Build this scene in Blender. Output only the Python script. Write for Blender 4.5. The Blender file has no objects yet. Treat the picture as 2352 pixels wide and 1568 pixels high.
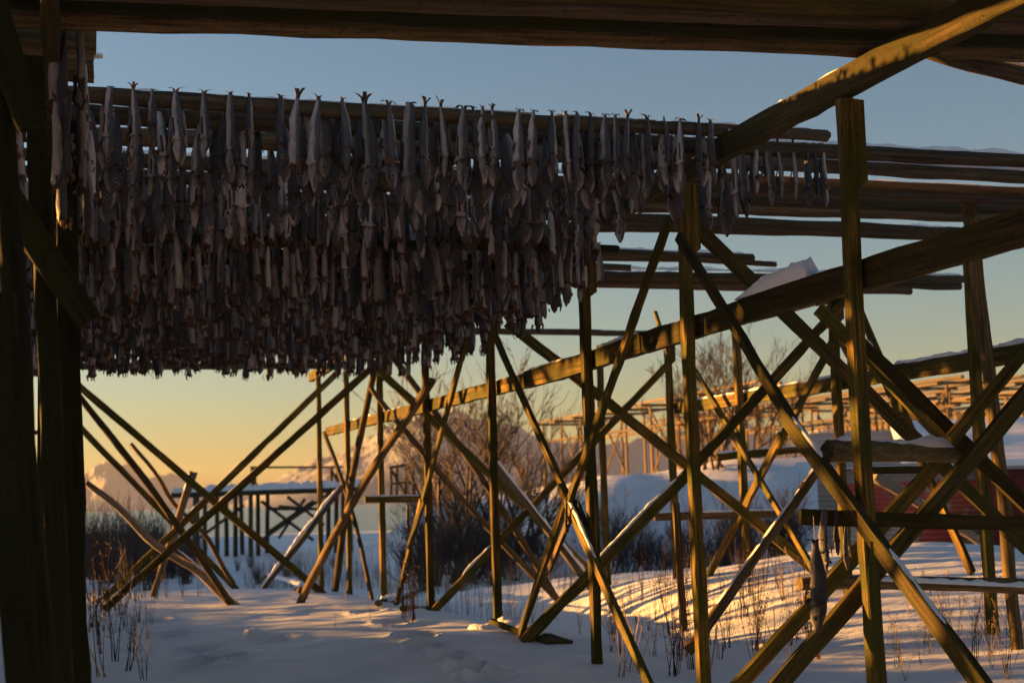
import bpy, math, random
import numpy as np
from mathutils import Vector, Matrix, noise as mnoise
R = math.radians
rng = random.Random(7)
nrng = np.random.default_rng(7)
SC = bpy.context.scene
COL = SC.collection

# ------------------------------------------------------------------ camera
CAM_H = 1.7
YAW, PITCH, ROLL = R(17.65), R(6.29), R(1.71)
f_ = Vector((math.sin(YAW)*math.cos(PITCH), math.cos(YAW)*math.cos(PITCH), math.sin(PITCH)))
r0 = Vector((math.cos(YAW), -math.sin(YAW), 0)); u0 = r0.cross(f_)
r_ = r0*math.cos(ROLL) - u0*math.sin(ROLL); u_ = u0*math.cos(ROLL) + r0*math.sin(ROLL)
CAM = Vector((0, 0, CAM_H))
cd = bpy.data.cameras.new("camera"); cam = bpy.data.objects.new("camera", cd); COL.objects.link(cam)
cam.matrix_world = Matrix(((r_.x, u_.x, -f_.x, CAM.x), (r_.y, u_.y, -f_.y, CAM.y), (r_.z, u_.z, -f_.z, CAM.z), (0, 0, 0, 1)))
cd.lens = 50; cd.sensor_width = 36; cd.clip_start = .1; cd.clip_end = 40000
cd.dof.use_dof = True; cd.dof.focus_distance = 11.2; cd.dof.aperture_fstop = 2.2
SC.camera = cam

# ------------------------------------------------------------------ sky, sun, exposure
SUN_EL, SUN_AZ = R(3.5), R(-53)            # azimuth measured from +Y towards +X
SUN_DIR = Vector((math.sin(SUN_AZ)*math.cos(SUN_EL), math.cos(SUN_AZ)*math.cos(SUN_EL), math.sin(SUN_EL)))
world = bpy.data.worlds.new("World"); SC.world = world; world.use_nodes = True
wt = world.node_tree; wt.nodes.clear()
sky = wt.nodes.new("ShaderNodeTexSky"); sky.sky_type = 'NISHITA'; sky.sun_disc = False
sky.sun_elevation = SUN_EL; sky.sun_rotation = SUN_AZ
sky.altitude = 0; sky.air_density = 1.0; sky.dust_density = 0.9; sky.ozone_density = 2.3
bg = wt.nodes.new("ShaderNodeBackground"); bg.inputs[1].default_value = .05
wo = wt.nodes.new("ShaderNodeOutputWorld")
wt.links.new(sky.outputs[0], bg.inputs[0]); wt.links.new(bg.outputs[0], wo.inputs[0])
sd = bpy.data.lights.new("sun", 'SUN'); sun = bpy.data.objects.new("sun", sd); COL.objects.link(sun)
sd.energy = 5.0; sd.angle = R(.6); sd.color = (1.0, .46, .10)
sun.rotation_euler = SUN_DIR.to_track_quat('Z', 'Y').to_euler()
SC.view_settings.view_transform = 'Standard'; SC.view_settings.look = 'None'
SC.view_settings.exposure = 2.4; SC.view_settings.gamma = 1; SC.view_settings.use_curve_mapping = False

# ------------------------------------------------------------------ survey helpers: sight lines cut with planes of the rack
FPX = 50/36*2352
def ray(px, py):
    return (f_ + r_*((px-1176)/FPX) + u_*((784-py)/FPX)).normalized()
def onX(p, X): d = ray(*p); return CAM + d*(X/d.x)
def onY(p, Y): d = ray(*p); return CAM + d*(Y/d.y)
def onZ(p, Z): d = ray(*p); return CAM + d*((Z-CAM_H)/d.z)
def onD(p, D): d = ray(*p); return CAM + d*(D/d.dot(f_))

# ------------------------------------------------------------------ terrain
def _hash(ix, iy, s):
    n = (ix*374761393 + iy*668265263 + s*974711) & 0x7fffffff
    n = ((n ^ (n >> 13))*1274126177) & 0x7fffffff
    return ((n ^ (n >> 16)) & 0xffff)/65535.0
def vnoise(x, y, s=0):
    x = np.asarray(x, float); y = np.asarray(y, float)
    ix = np.floor(x).astype(np.int64); iy = np.floor(y).astype(np.int64)
    fx = x-ix; fy = y-iy; fx = fx*fx*fx*(fx*(fx*6-15)+10); fy = fy*fy*fy*(fy*(fy*6-15)+10)
    a = _hash(ix, iy, s); b = _hash(ix+1, iy, s); c = _hash(ix, iy+1, s); d = _hash(ix+1, iy+1, s)
    return (a*(1-fx)+b*fx)*(1-fy)+(c*(1-fx)+d*fx)*fy - .5
def sstep(v, a, b):
    t = np.clip((np.asarray(v, float)-a)/(b-a), 0, 1); return t*t*(3-2*t)
def gauss(x, y, cx, cy, sx, sy): return np.exp(-((x-cx)/sx)**2-((y-cy)/sy)**2)
DENTS = []                                   # x, y, radius, depth
def base_height(x, y):
    x = np.asarray(x, float); y = np.asarray(y, float)
    zc = y*math.cos(YAW)+x*math.sin(YAW); xc = x*math.cos(YAW)-y*math.sin(YAW)
    h = .06*sstep(y, 12, 18) - .13*(1-sstep(y, 11, 16))
    h = h + .12*gauss(x, y, 1.5, 27, 3.0, 4)
    h = h - .9*sstep(zc-.25*np.minimum(xc, 4), 28.5, 40)*(1-sstep(xc, 5, 9))
    h = h - .75*gauss(x, y, 7.1, 23.5, 1.25, 7.5)
    h = h + .72*gauss(x, y, 11.2, 19, 3.3, 5.0)
    h = h + .35*gauss(x, y, 13, 13, 5, 4)
    h = h - .4*sstep(zc, 25, 34)*sstep(xc, 4, 9)
    h = h - .9*sstep(zc, 90, 200)
    bank = sstep(zc + .25*vnoise(xc*.15, zc*.15, 3)*6, 45.5, 53)*sstep(xc, -1.5, 3.5)
    h = h + 3.35*bank
    h = h + .9*bank*sstep(zc, 70, 160) + 2.7*sstep(zc, 58, 80)*sstep(xc, -9, -4)*(1-bank)
    # low hummocks out of view, added to shade the snow from the sun
    h = h + (.55 + 1.0*sstep(y, 24, 32) + 1.3*vnoise(x*.20, y*.28, 11) + .4*vnoise(x*.7, y*.8, 12))*sstep(-x, 6.5, 10)*(1-sstep(-x, 20, 30))*(1-sstep(y, 42, 55))*sstep(y, -25, -5)
    # unseen hill far off to the left, added to block the low sun
    h = h + 8.5*sstep(-x, 30, 52)*(1-sstep(-x, 120, 170))*sstep(y, 82, 100)*(1-sstep(y, 190, 240))
    far = 1-sstep(zc, 60, 120)
    h = h + .22*vnoise(x*.23+7, y*.23, 1)*far + .09*vnoise(x*.6, y*.8, 2) + .03*vnoise(x*1.5, y*2.3, 4)
    return h
def height(x, y):
    x = np.asarray(x, float); y = np.asarray(y, float)
    h = base_height(x, y)
    near = (1-sstep(np.abs(y-18), 16, 22))
    h = h + near*(.020*vnoise(x*.8, y*3.3, 8) + .008*vnoise(x*3.1, y*7.5, 5) + .007*vnoise(x*9, y*19, 6))
    for dx, dy, dr, dd in DENTS:
        q = ((x-dx)**2 + ((y-dy)*.8)**2)/(dr*dr)
        h = h - 1.5*dd*np.exp(-q**3) + dd*.35*np.exp(-((np.sqrt(q)-1.35)/.3)**2)
    return h
def ground(x, y): return float(height(x, y))
def onG(p, t0=5.0, t1=400):
    d = ray(*p); t = t0; prev = None
    while t < t1:
        q = CAM + d*t; g = q.z-float(base_height(q.x, q.y))
        if g < 0:
            a, b = prev, t
            for _ in range(20):
                m = (a+b)/2; q = CAM+d*m
                if q.z-float(base_height(q.x, q.y)) < 0: b = m
                else: a = m
            return CAM+d*b
        prev = t; t *= 1.012
    return None
for p, rr, dd in [((850, 1405), .20, .10), ((905, 1432), .2, .12), ((955, 1462), .20, .13), ((975, 1492), .20, .15), ((1030, 1512), .2, .14), ((1075, 1537), .2, .15), ((1120, 1562), .2, .14),
                  ((350, 1425), .22, .09), ((385, 1462), .25, .10), ((470, 1492), .3, .07), ((455, 1527), .22, .14), ((520, 1512), .2, .10), ((300, 1495), .2, .06), ((640, 1470), .2, .05)]:
    q = onG(p)
    if q: DENTS.append((q.x, q.y, rr, dd))

# ------------------------------------------------------------------ materials
def mat(name):
    m = bpy.data.materials.new(name); m.use_nodes = True
    nt = m.node_tree; b = nt.nodes["Principled BSDF"]; return m, nt, b
def N(nt, t, **k):
    n = nt.nodes.new(t)
    for a, v in k.items(): setattr(n, a, v)
    return n
def ramp(nt, stops):
    n = nt.nodes.new("ShaderNodeValToRGB"); e = n.color_ramp.elements
    while len(e) < len(stops): e.new(.5)
    for i, (p, c) in enumerate(stops): e[i].position = p; e[i].color = (*c, 1)
    return n
def wood(name, dark, light, alga, alga_amt=.5, zs=.7, rough=.85, bump=.5):
    m, nt, b = mat(name); L = nt.links.new
    tc = N(nt, "ShaderNodeTexCoord"); oi = N(nt, "ShaderNodeObjectInfo")
    mul = N(nt, "ShaderNodeVectorMath", operation='SCALE'); mul.inputs[0].default_value = (17, 31, 53)
    L(oi.outputs["Random"], mul.inputs["Scale"])
    add = N(nt, "ShaderNodeVectorMath", operation='ADD'); L(tc.outputs["Object"], add.inputs[0]); L(mul.outputs[0], add.inputs[1])
    mp = N(nt, "ShaderNodeMapping"); mp.inputs["Scale"].default_value = (22, 22, zs); L(add.outputs[0], mp.inputs[0])
    n1 = N(nt, "ShaderNodeTexNoise"); n1.inputs["Scale"].default_value = 1.6; n1.inputs["Detail"].default_value = 7; n1.inputs["Roughness"].default_value = .62; L(mp.outputs[0], n1.inputs[0])
    n2 = N(nt, "ShaderNodeTexNoise"); n2.inputs["Scale"].default_value = 2.3; n2.inputs["Detail"].default_value = 5; L(add.outputs[0], n2.inputs[0])
    n3 = N(nt, "ShaderNodeTexNoise"); n3.inputs["Scale"].default_value = 45; n3.inputs["Detail"].default_value = 3; L(add.outputs[0], n3.inputs[0])
    rp = ramp(nt, [(.38, dark), (.54, tuple(a*.6+c*.4 for a, c in zip(dark, light))), (.76, light)]); L(n1.outputs[0], rp.inputs[0])
    r2 = ramp(nt, [(.36, (0, 0, 0)), (.58, (alga_amt,)*3)]); L(n2.outputs[0], r2.inputs[0])
    mx = N(nt, "ShaderNodeMix", data_type='RGBA'); L(r2.outputs[0], mx.inputs[0]); L(rp.outputs[0], mx.inputs[6]); mx.inputs[7].default_value = (*alga, 1)
    # spots, per-object tone
    r3 = ramp(nt, [(.28, (.45,)*3), (.42, (1,)*3), (.66, (1,)*3), (.78, (1.7,)*3)]); L(n3.outputs[0], r3.inputs[0])
    mu = N(nt, "ShaderNodeMix", data_type='RGBA', blend_type='MULTIPLY'); mu.inputs[0].default_value = 1; L(mx.outputs[2], mu.inputs[6]); L(r3.outputs[0], mu.inputs[7])
    mr = N(nt, "ShaderNodeMapRange"); mr.inputs["To Min"].default_value = .72; mr.inputs["To Max"].default_value = 1.3; L(oi.outputs["Random"], mr.inputs[0])
    sc = N(nt, "ShaderNodeVectorMath", operation='SCALE'); L(mu.outputs[2], sc.inputs[0]); L(mr.outputs[0], sc.inputs["Scale"])
    L(sc.outputs[0], b.inputs["Base Color"]); b.inputs["Roughness"].default_value = rough
    b.inputs["Specular IOR Level"].default_value = .12
    bp = N(nt, "ShaderNodeBump"); bp.inputs["Strength"].default_value = bump; bp.inputs["Distance"].default_value = .012
    ad = N(nt, "ShaderNodeMath", operation='MULTIPLY_ADD'); L(n3.outputs[0], ad.inputs[0]); ad.inputs[1].default_value = .35; L(n1.outputs[0], ad.inputs[2])
    L(ad.outputs[0], bp.inputs["Height"]); L(bp.outputs[0], b.inputs["Normal"])
    return m
M = {}
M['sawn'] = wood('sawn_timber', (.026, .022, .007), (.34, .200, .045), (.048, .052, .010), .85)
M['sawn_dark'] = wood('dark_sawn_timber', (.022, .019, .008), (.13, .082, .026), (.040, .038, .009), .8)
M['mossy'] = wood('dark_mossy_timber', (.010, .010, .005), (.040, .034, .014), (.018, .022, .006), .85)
M['log'] = wood('weathered_log', (.045, .030, .017), (.25, .165, .085), (.075, .068, .02), .35, zs=1.0)
M['pole'] = wood('pole_wood', (.040, .029, .020), (.15, .108, .078), (.055, .052, .022), .45, zs=.8)
M['pale'] = wood('bleached_log', (.13, .10, .075), (.36, .29, .22), (.15, .14, .07), .2, zs=1.0)
M['far_wood'] = wood('far_rack_wood', (.10, .07, .045), (.27, .18, .10), (.12, .11, .05), .2, bump=.1)
M['fur'] = wood('bark_fibre', (.10, .075, .045), (.30, .235, .15), (.16, .14, .05), .4, zs=6, bump=1.0)

m, nt, b = mat('snow'); L = nt.links.new
tc = N(nt, "ShaderNodeTexCoord"); 
n1 = N(nt, "ShaderNodeTexNoise"); n1.inputs["Scale"].default_value = 38; n1.inputs["Detail"].default_value = 5; n1.inputs["Roughness"].default_value = .65; L(tc.outputs["Object"], n1.inputs[0])
mp = N(nt, "ShaderNodeMapping"); mp.inputs["Scale"].default_value = (2.2, 6, 4); L(tc.outputs["Object"], mp.inputs[0])
n2 = N(nt, "ShaderNodeTexNoise"); n2.inputs["Scale"].default_value = 1.4; n2.inputs["Detail"].default_value = 5; L(mp.outputs[0], n2.inputs[0])
ad = N(nt, "ShaderNodeMath", operation='MULTIPLY_ADD'); L(n1.outputs[0], ad.inputs[0]); ad.inputs[1].default_value = .30; L(n2.outputs[0], ad.inputs[2])
bp = N(nt, "ShaderNodeBump"); bp.inputs["Strength"].default_value = .55; bp.inputs["Distance"].default_value = .05
L(ad.outputs[0], bp.inputs["Height"]); L(bp.outputs[0], b.inputs["Normal"])
n4 = N(nt, "ShaderNodeTexNoise"); n4.inputs["Scale"].default_value = .9; n4.inputs["Detail"].default_value = 4; L(tc.outputs["Object"], n4.inputs[0])
rp = ramp(nt, [(.3, (.70, .72, .76)), (.7, (.84, .85, .87))]); L(n4.outputs[0], rp.inputs[0]); L(rp.outputs[0], b.inputs["Base Color"])
b.inputs["Roughness"].default_value = .62; b.inputs["Specular IOR Level"].default_value = .25
M['snow'] = m

m, nt, b = mat('clinging_snow'); L = nt.links.new
tc = N(nt, "ShaderNodeTexCoord")
n1 = N(nt, "ShaderNodeTexNoise"); n1.inputs["Scale"].default_value = 30; n1.inputs["Detail"].default_value = 4; L(tc.outputs["Object"], n1.inputs[0])
bp = N(nt, "ShaderNodeBump"); bp.inputs["Strength"].default_value = .6; bp.inputs["Distance"].default_value = .02
L(n1.outputs[0], bp.inputs["Height"]); L(bp.outputs[0], b.inputs["Normal"])
b.inputs["Base Color"].default_value = (.80, .81, .84, 1); b.inputs["Roughness"].default_value = .7
M['cap'] = m

def fishmat(name, c_dark, c_light, c_spot, rough=.62):
    m, nt, b = mat(name); L = nt.links.new
    tc = N(nt, "ShaderNodeTexCoord"); oi = N(nt, "ShaderNodeObjectInfo"); at = N(nt, "ShaderNodeAttribute", attribute_name='tone')
    back = N(nt, "ShaderNodeAttribute", attribute_name='back')
    mul = N(nt, "ShaderNodeVectorMath", operation='SCALE'); mul.inputs[0].default_value = (7, 13, 19); L(oi.outputs["Random"], mul.inputs["Scale"])
    add = N(nt, "ShaderNodeVectorMath", operation='ADD'); L(tc.outputs["Object"], add.inputs[0]); L(mul.outputs[0], add.inputs[1])
    mp = N(nt, "ShaderNodeMapping"); mp.inputs["Scale"].default_value = (1, 1, .35); L(add.outputs[0], mp.inputs[0])
    n1 = N(nt, "ShaderNodeTexNoise"); n1.inputs["Scale"].default_value = 26; n1.inputs["Detail"].default_value = 6; n1.inputs["Roughness"].default_value = .6; L(mp.outputs[0], n1.inputs[0])
    n2 = N(nt, "ShaderNodeTexNoise"); n2.inputs["Scale"].default_value = 260; n2.inputs["Detail"].default_value = 2; L(add.outputs[0], n2.inputs[0])
    # back is dark, belly pale
    a1 = N(nt, "ShaderNodeMath", operation='MULTIPLY_ADD'); L(n1.outputs[0], a1.inputs[0]); a1.inputs[1].default_value = .7; L(back.outputs["Fac"], a1.inputs[2])
    rp = ramp(nt, [(.38, c_light), (.72, tuple((p*.5+q*.5) for p, q in zip(c_dark, c_light))), (1.0, c_dark)]); L(a1.outputs[0], rp.inputs[0])
    r2 = ramp(nt, [(.58, (0, 0, 0)), (.72, (.5,)*3)]); L(n2.outputs[0], r2.inputs[0])
    mx = N(nt, "ShaderNodeMix", data_type='RGBA'); L(r2.outputs[0], mx.inputs[0]); L(rp.outputs[0], mx.inputs[6]); mx.inputs[7].default_value = (*c_spot, 1)
    s = N(nt, "ShaderNodeMath", operation='ADD'); L(oi.outputs["Random"], s.inputs[0]); L(at.outputs["Fac"], s.inputs[1])
    fr = N(nt, "ShaderNodeMath", operation='FRACT'); L(s.outputs[0], fr.inputs[0])
    mr = N(nt, "ShaderNodeMapRange"); mr.inputs["To Min"].default_value = .55; mr.inputs["To Max"].default_value = 1.35; L(fr.outputs[0], mr.inputs[0])
    sc = N(nt, "ShaderNodeVectorMath", operation='SCALE'); L(mx.outputs[2], sc.inputs[0]); L(mr.outputs[0], sc.inputs["Scale"])
    L(sc.outputs[0], b.inputs["Base Color"]); b.inputs["Roughness"].default_value = rough; b.inputs["Specular IOR Level"].default_value = .3
    bp = N(nt, "ShaderNodeBump"); bp.inputs["Strength"].default_value = .8; bp.inputs["Distance"].default_value = .015
    L(n1.outputs[0], bp.inputs["Height"]); L(bp.outputs[0], b.inputs["Normal"])
    return m
M['skin'] = fishmat('dried_fish_skin', (.048, .048, .056), (.39, .355, .335), (.42, .41, .41))
M['fin'] = fishmat('dried_fin', (.06, .034, .020), (.27, .155, .085), (.28, .18, .10), .75)
M['flesh'] = fishmat('dried_flesh', (.020, .012, .010), (.06, .030, .022), (.08, .05, .04), .6)
def flat(name, c, rough=.7):
    m, nt, b = mat(name); L = nt.links.new
    tc = N(nt, "ShaderNodeTexCoord"); n1 = N(nt, "ShaderNodeTexNoise"); n1.inputs["Scale"].default_value = 20; n1.inputs["Detail"].default_value = 4
    L(tc.outputs["Object"], n1.inputs[0])
    rp = ramp(nt, [(.3, tuple(v*.7 for v in c)), (.7, tuple(v*1.25 for v in c))]); L(n1.outputs[0], rp.inputs[0]); L(rp.outputs[0], b.inputs["Base Color"])
    b.inputs["Roughness"].default_value = rough; b.inputs["Specular IOR Level"].default_value = .2
    return m
M['eye'] = flat('fish_eye', (.012, .011, .012), .35)
M['eyering'] = flat('eye_ring', (.16, .14, .11), .5)
M['twine'] = flat('twine', (.42, .40, .34))
M['twig'] = flat('bush_twig', (.075, .052, .042))
M['twig2'] = flat('willow_twig', (.085, .060, .058))
M['weed'] = flat('dry_weed', (.085, .040, .024))
M['weed2'] = flat('dark_dry_weed', (.050, .030, .022))
M['straw'] = flat('dry_straw', (.26, .17, .09))
M['net'] = flat('net', (.06, .03, .025))

# ------------------------------------------------------------------ object helpers
def mk(name, verts, faces, mats, smooth=False, mi=None):
    me = bpy.data.meshes.new(name); me.from_pydata([tuple(v) for v in verts], [], faces)
    for m_ in (mats if isinstance(mats, (list, tuple)) else [mats]): me.materials.append(m_)
    if mi is not None: me.polygons.foreach_set('material_index', mi)
    if smooth: me.polygons.foreach_set('use_smooth', [True]*len(me.polygons))
    me.update(); return me
def link(name, me, loc=(0, 0, 0), rot=None, parent=None, mw=None):
    o = bpy.data.objects.new(name, me); COL.objects.link(o)
    w = mw if mw is not None else Matrix.Translation(loc) @ (rot.to_4x4() if rot is not None else Matrix())
    if parent is not None:
        o.parent = parent; o.matrix_basis = pw(parent).inverted() @ w
    else: o.matrix_basis = w
    return o
def pw(o):                                       # world matrix without a depsgraph update
    return pw(o.parent) @ o.matrix_basis if o.parent else o.matrix_basis.copy()
def tag(o, label=None, cat=None, group=None, kind=None):
    if label: o['label'] = label
    if cat: o['category'] = cat
    if group: o['group'] = group
    if kind: o['kind'] = kind
    return o
def thing(name, loc, label, cat, group=None):
    o = bpy.data.objects.new(name, None); COL.objects.link(o); o.location = loc; o.empty_display_size = .2
    return tag(o, label, cat, group)
def frame(p0, p1, n):
    z = (p1-p0).normalized(); n = Vector(n); y = (n-z*n.dot(z)).normalized(); x = y.cross(z)
    return Matrix(((x.x, y.x, z.x, p0.x), (x.y, y.y, z.y, p0.y), (x.z, y.z, z.z, p0.z), (0, 0, 0, 1)))
SEED = [0]
def plank_mesh(name, ln, w, t, m_, w1=None, jit=.005, cut0=0, cut1=0):
    """sawn plank along local +Z, width on X, thickness on Y, chamfered, slightly uneven"""
    SEED[0] += 1; rr = random.Random(SEED[0]*13+5)
    k = max(2, int(ln/.28)); w1 = w1 or w; V = []; F = []; c = min(w, t)*.09
    bow = rr.uniform(-1, 1)*.0035*ln
    for i in range(k+1):
        s = i/k; ww = w+(w1-w)*s; hx, hy = ww/2, t/2
        ring = [(-hx+c, -hy), (hx-c, -hy), (hx, -hy+c), (hx, hy-c), (hx-c, hy), (-hx+c, hy), (-hx, hy-c), (-hx, -hy+c)]
        ox = bow*math.sin(math.pi*s)
        for (x, y) in ring:
            zz = ln*s
            if i == 0: zz += cut0*x + rr.uniform(0, .012)
            if i == k: zz += cut1*x - rr.uniform(0, .012)
            V.append((x+ox+rr.gauss(0, jit), y+rr.gauss(0, jit*.6), zz))
    for i in range(k):
        for j in range(8):
            a = i*8+j; b_ = i*8+(j+1) % 8; F.append((a, b_, b_+8, a+8))
    F.append(tuple(range(7, -1, -1))); F.append(tuple(range(k*8, k*8+8)))
    return mk(name, V, F, m_)
def log_mesh(name, ln, ra, rb, m_, bow=.02, seg=10, knots=.13, wav=.012):
    SEED[0] += 1; rr = random.Random(SEED[0]*17+3)
    k = max(4, int(ln/.22)); V = []; F = []; ph = rr.uniform(0, 6); off = rr.uniform(0, 100)
    for i in range(k+1):
        s = i/k; r = ra+(rb-ra)*s
        cx = bow*ln*math.sin(math.pi*s)*math.cos(ph) + wav*mnoise.noise(Vector((off, s*ln*1.1, 0)))
        cy = bow*ln*math.sin(math.pi*s)*math.sin(ph) + wav*mnoise.noise(Vector((off, s*ln*1.1, 9)))
        for j in range(seg):
            a = j/seg*2*math.pi
            q = 1+knots*1.6*mnoise.noise(Vector((math.cos(a)*1.3+off, math.sin(a)*1.3, s*ln*2.2)))+rr.gauss(0, .012)
            V.append((cx+r*q*math.cos(a), cy+r*q*math.sin(a), ln*s + (rr.uniform(-.01, .01) if i in (0, k) else 0)))
    for i in range(k):
        for j in range(seg):
            a = i*seg+j; b_ = i*seg+(j+1) % seg; F.append((a, b_, b_+seg, a+seg))
    n0 = len(V); V.append(tuple(np.mean(np.array(V[:seg]), 0)))
    n1 = len(V); V.append(tuple(np.mean(np.array(V[k*seg:k*seg+seg]), 0)))
    for j in range(seg):
        F.append((n0, (j+1) % seg, j)); F.append((n1, k*seg+j, k*seg+(j+1) % seg))
    me = mk(name, V, F, m_)
    sm = [len(p.vertices) == 4 for p in me.polygons]; me.polygons.foreach_set('use_smooth', sm); return me
def snow_on(parent, p0, p1, top, width, s0, s1, h, seed=None, gaps=0.0, name='snow_cap'):
    """bumpy snow lying on a member p0->p1; top = distance from the axis to the upper surface"""
    SEED[0] += 1; off = SEED[0]*3.7
    ax = (p1-p0); ln = ax.length; ax = ax/ln
    up = Vector((0, 0, 1)); up = (up-ax*up.dot(ax)).normalized(); sd_ = ax.cross(up)
    a = p0+ax*(ln*s0); L_ = ln*(s1-s0); k = max(4, int(L_/.045)); V = []; F = []; prev = None
    prof = [(-1, -.15), (-.88, .55), (-.5, .95), (0, 1.0), (.5, .95), (.88, .55), (1, -.15)]
    for i in range(k+1):
        s = i/k; d = s*L_
        nz = mnoise.noise(Vector((off, d*3.2, 0)))*.55 + mnoise.noise(Vector((off, d*11, 4)))*.38
        hh = h*max(0, (.75+nz - gaps)) * min(1, s*k/2.5, (1-s)*k/2.5)
        if hh < h*.06:
            prev = None; continue
        wd = width/2*(.82+.25*mnoise.noise(Vector((off+5, d*6, 1))))
        wd *= min(1, .35+hh/h)
        base = len(V)
        for (x, q) in prof:
            n2 = mnoise.noise(Vector((off+x*2, d*14, 7)))*.25
            V.append(a+ax*(d+n2*.02)+sd_*(x*wd)+up*(top-.004+hh*max(q, -.1)*(1+n2)))
        if prev is not None:
            for j in range(6): F.append((prev+j, prev+j+1, base+j+1, base+j))
        prev = base
    if not F: return None
    o = p0; me = mk(name, [v-o for v in V], F, M['cap'], smooth=True)
    return link(name, me, loc=o, parent=parent)
def part_plank(name, parent, p0, p1, w, t, n, m_='sawn', snow=(), w1=None, **k):
    p0 = Vector(p0); p1 = Vector(p1)
    o = link(name, plank_mesh(name, (p1-p0).length, w, t, M[m_], w1=w1, **k), parent=parent, mw=frame(p0, p1, n))
    ax = (p1-p0).normalized(); up = Vector((0, 0, 1)); up = (up-ax*up.dot(ax)).normalized() if abs(ax.z) < .98 else None
    for s in snow:
        nn = frame(p0, p1, n); hx = abs(up.dot(Vector((nn[0][0], nn[1][0], nn[2][0])))); 
        top = w/2 if hx > .5 else t/2; wid = t if hx > .5 else w
        snow_on(o, p0, p1, top, wid*.95, s[0], s[1], s[2], gaps=(s[3] if len(s) > 3 else 0))
    return o
def log_thing(name, p0, p1, ra, rb, label, cat, m_='log', snow=(), group=None, parent=None, **k):
    p0 = Vector(p0); p1 = Vector(p1)
    o = link(name, log_mesh(name, (p1-p0).length, ra, rb, M[m_], **k), parent=parent, mw=frame(p0, p1, (0.3, .2, 1) if abs((p1-p0).normalized().z) < .9 else (1, 0, 0)))
    if label: tag(o, label, cat, group)
    for s in snow: snow_on(o, p0, p1, (ra+rb)/2*.9, (ra+rb)*.85, s[0], s[1], s[2], gaps=(s[3] if len(s) > 3 else 0))
    return o
def ext(a, b, e0=0, e1=0):
    d = (b-a).normalized(); return a-d*e0, b+d*e1

# ------------------------------------------------------------------ ground sheet
def axis(lo, hi, fine, step, grow=1.12):
    a = list(np.arange(fine[0], fine[1]+1e-6, step)); s = step
    while a[-1] < hi: s = min(s*grow, 60); a.append(a[-1]+s)
    s = step
    while a[0] > lo: s = min(s*grow, 60); a.insert(0, a[0]-s)
    return np.array(a)
gx = axis(-420, 900, (-2.2, 13.5), .075); gy = axis(-200, 420, (9.0, 33), .075)
GX, GY = np.meshgrid(gx, gy); GZ = height(GX, GY)
zc_ = GY*math.cos(YAW)+GX*math.sin(YAW); xc_ = GX*math.cos(YAW)-GY*math.sin(YAW)
shore = sstep(zc_ + 14*vnoise(GX*.02, GY*.02, 31)-np.clip(xc_+10, 0, 400)*1.6, 165, 205)
GZ = GZ - 2.2*shore
nx, ny = len(gx), len(gy)
V = np.stack([GX, GY, GZ], -1).reshape(-1, 3)
ii = (np.arange(ny-1)[:, None]*nx+np.arange(nx-1)[None]).reshape(-1)
me = bpy.data.meshes.new('snow_ground'); F = np.stack([ii, ii+1, ii+nx+1, ii+nx], -1)
me.vertices.add(len(V)); me.vertices.foreach_set('co', V.astype(np.float32).ravel())
me.loops.add(F.size); me.loops.foreach_set('vertex_index', F.ravel().astype(np.int32))
me.polygons.add(len(F)); me.polygons.foreach_set('loop_start', np.arange(0, F.size, 4, dtype=np.int32))
me.polygons.foreach_set('use_smooth', np.ones(len(F), bool)); me.update(calc_edges=True); me.validate()
me.materials.append(M['snow']); tag(link('snow_ground', me), 'rolling snow covered ground with footprints', kind='structure')

m, nt, b = mat('sea_water'); L = nt.links.new
b.inputs["Base Color"].default_value = (.03, .05, .065, 1); b.inputs["Roughness"].default_value = .22
tc = N(nt, "ShaderNodeTexCoord"); mp = N(nt, "ShaderNodeMapping"); mp.inputs["Scale"].default_value = (.35, .35, 1); L(tc.outputs["Object"], mp.inputs[0])
n1 = N(nt, "ShaderNodeTexNoise"); n1.inputs["Scale"].default_value = 1; n1.inputs["Detail"].default_value = 6; L(mp.outputs[0], n1.inputs[0])
bp = N(nt, "ShaderNodeBump"); bp.inputs["Strength"].default_value = .7; bp.inputs["Distance"].default_value = .5; L(n1.outputs[0], bp.inputs["Height"]); L(bp.outputs[0], b.inputs["Normal"])
SEA = -2.3
tag(link('sea', mk('sea', [(-8900, -800, SEA), (8900, -800, SEA), (8900, 12400, SEA), (-8900, 12400, SEA)], [(0, 1, 2, 3)], m)), 'calm grey blue sea', kind='structure')

# ------------------------------------------------------------------ mountains
m, nt, b = mat('mountain_snow'); L = nt.links.new
tc = N(nt, "ShaderNodeTexCoord"); n1 = N(nt, "ShaderNodeTexNoise"); n1.inputs["Scale"].default_value = .010; n1.inputs["Detail"].default_value = 8; n1.inputs["Roughness"].default_value = .65; L(tc.outputs["Object"], n1.inputs[0])
ge = N(nt, "ShaderNodeNewGeometry"); sx = N(nt, "ShaderNodeSeparateXYZ"); L(ge.outputs["Normal"], sx.inputs[0])
ma = N(nt, "ShaderNodeMath", operation='MULTIPLY_ADD'); L(n1.outputs[0], ma.inputs[0]); ma.inputs[1].default_value = .7; L(sx.outputs[2], ma.inputs[2])
rp = ramp(nt, [(.70, (.08, .08, .09)), (.95, (.22, .23, .26))]); L(ma.outputs[0], rp.inputs[0]); L(rp.outputs[0], b.inputs["Base Color"]); b.inputs["Roughness"].default_value = .9
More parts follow.
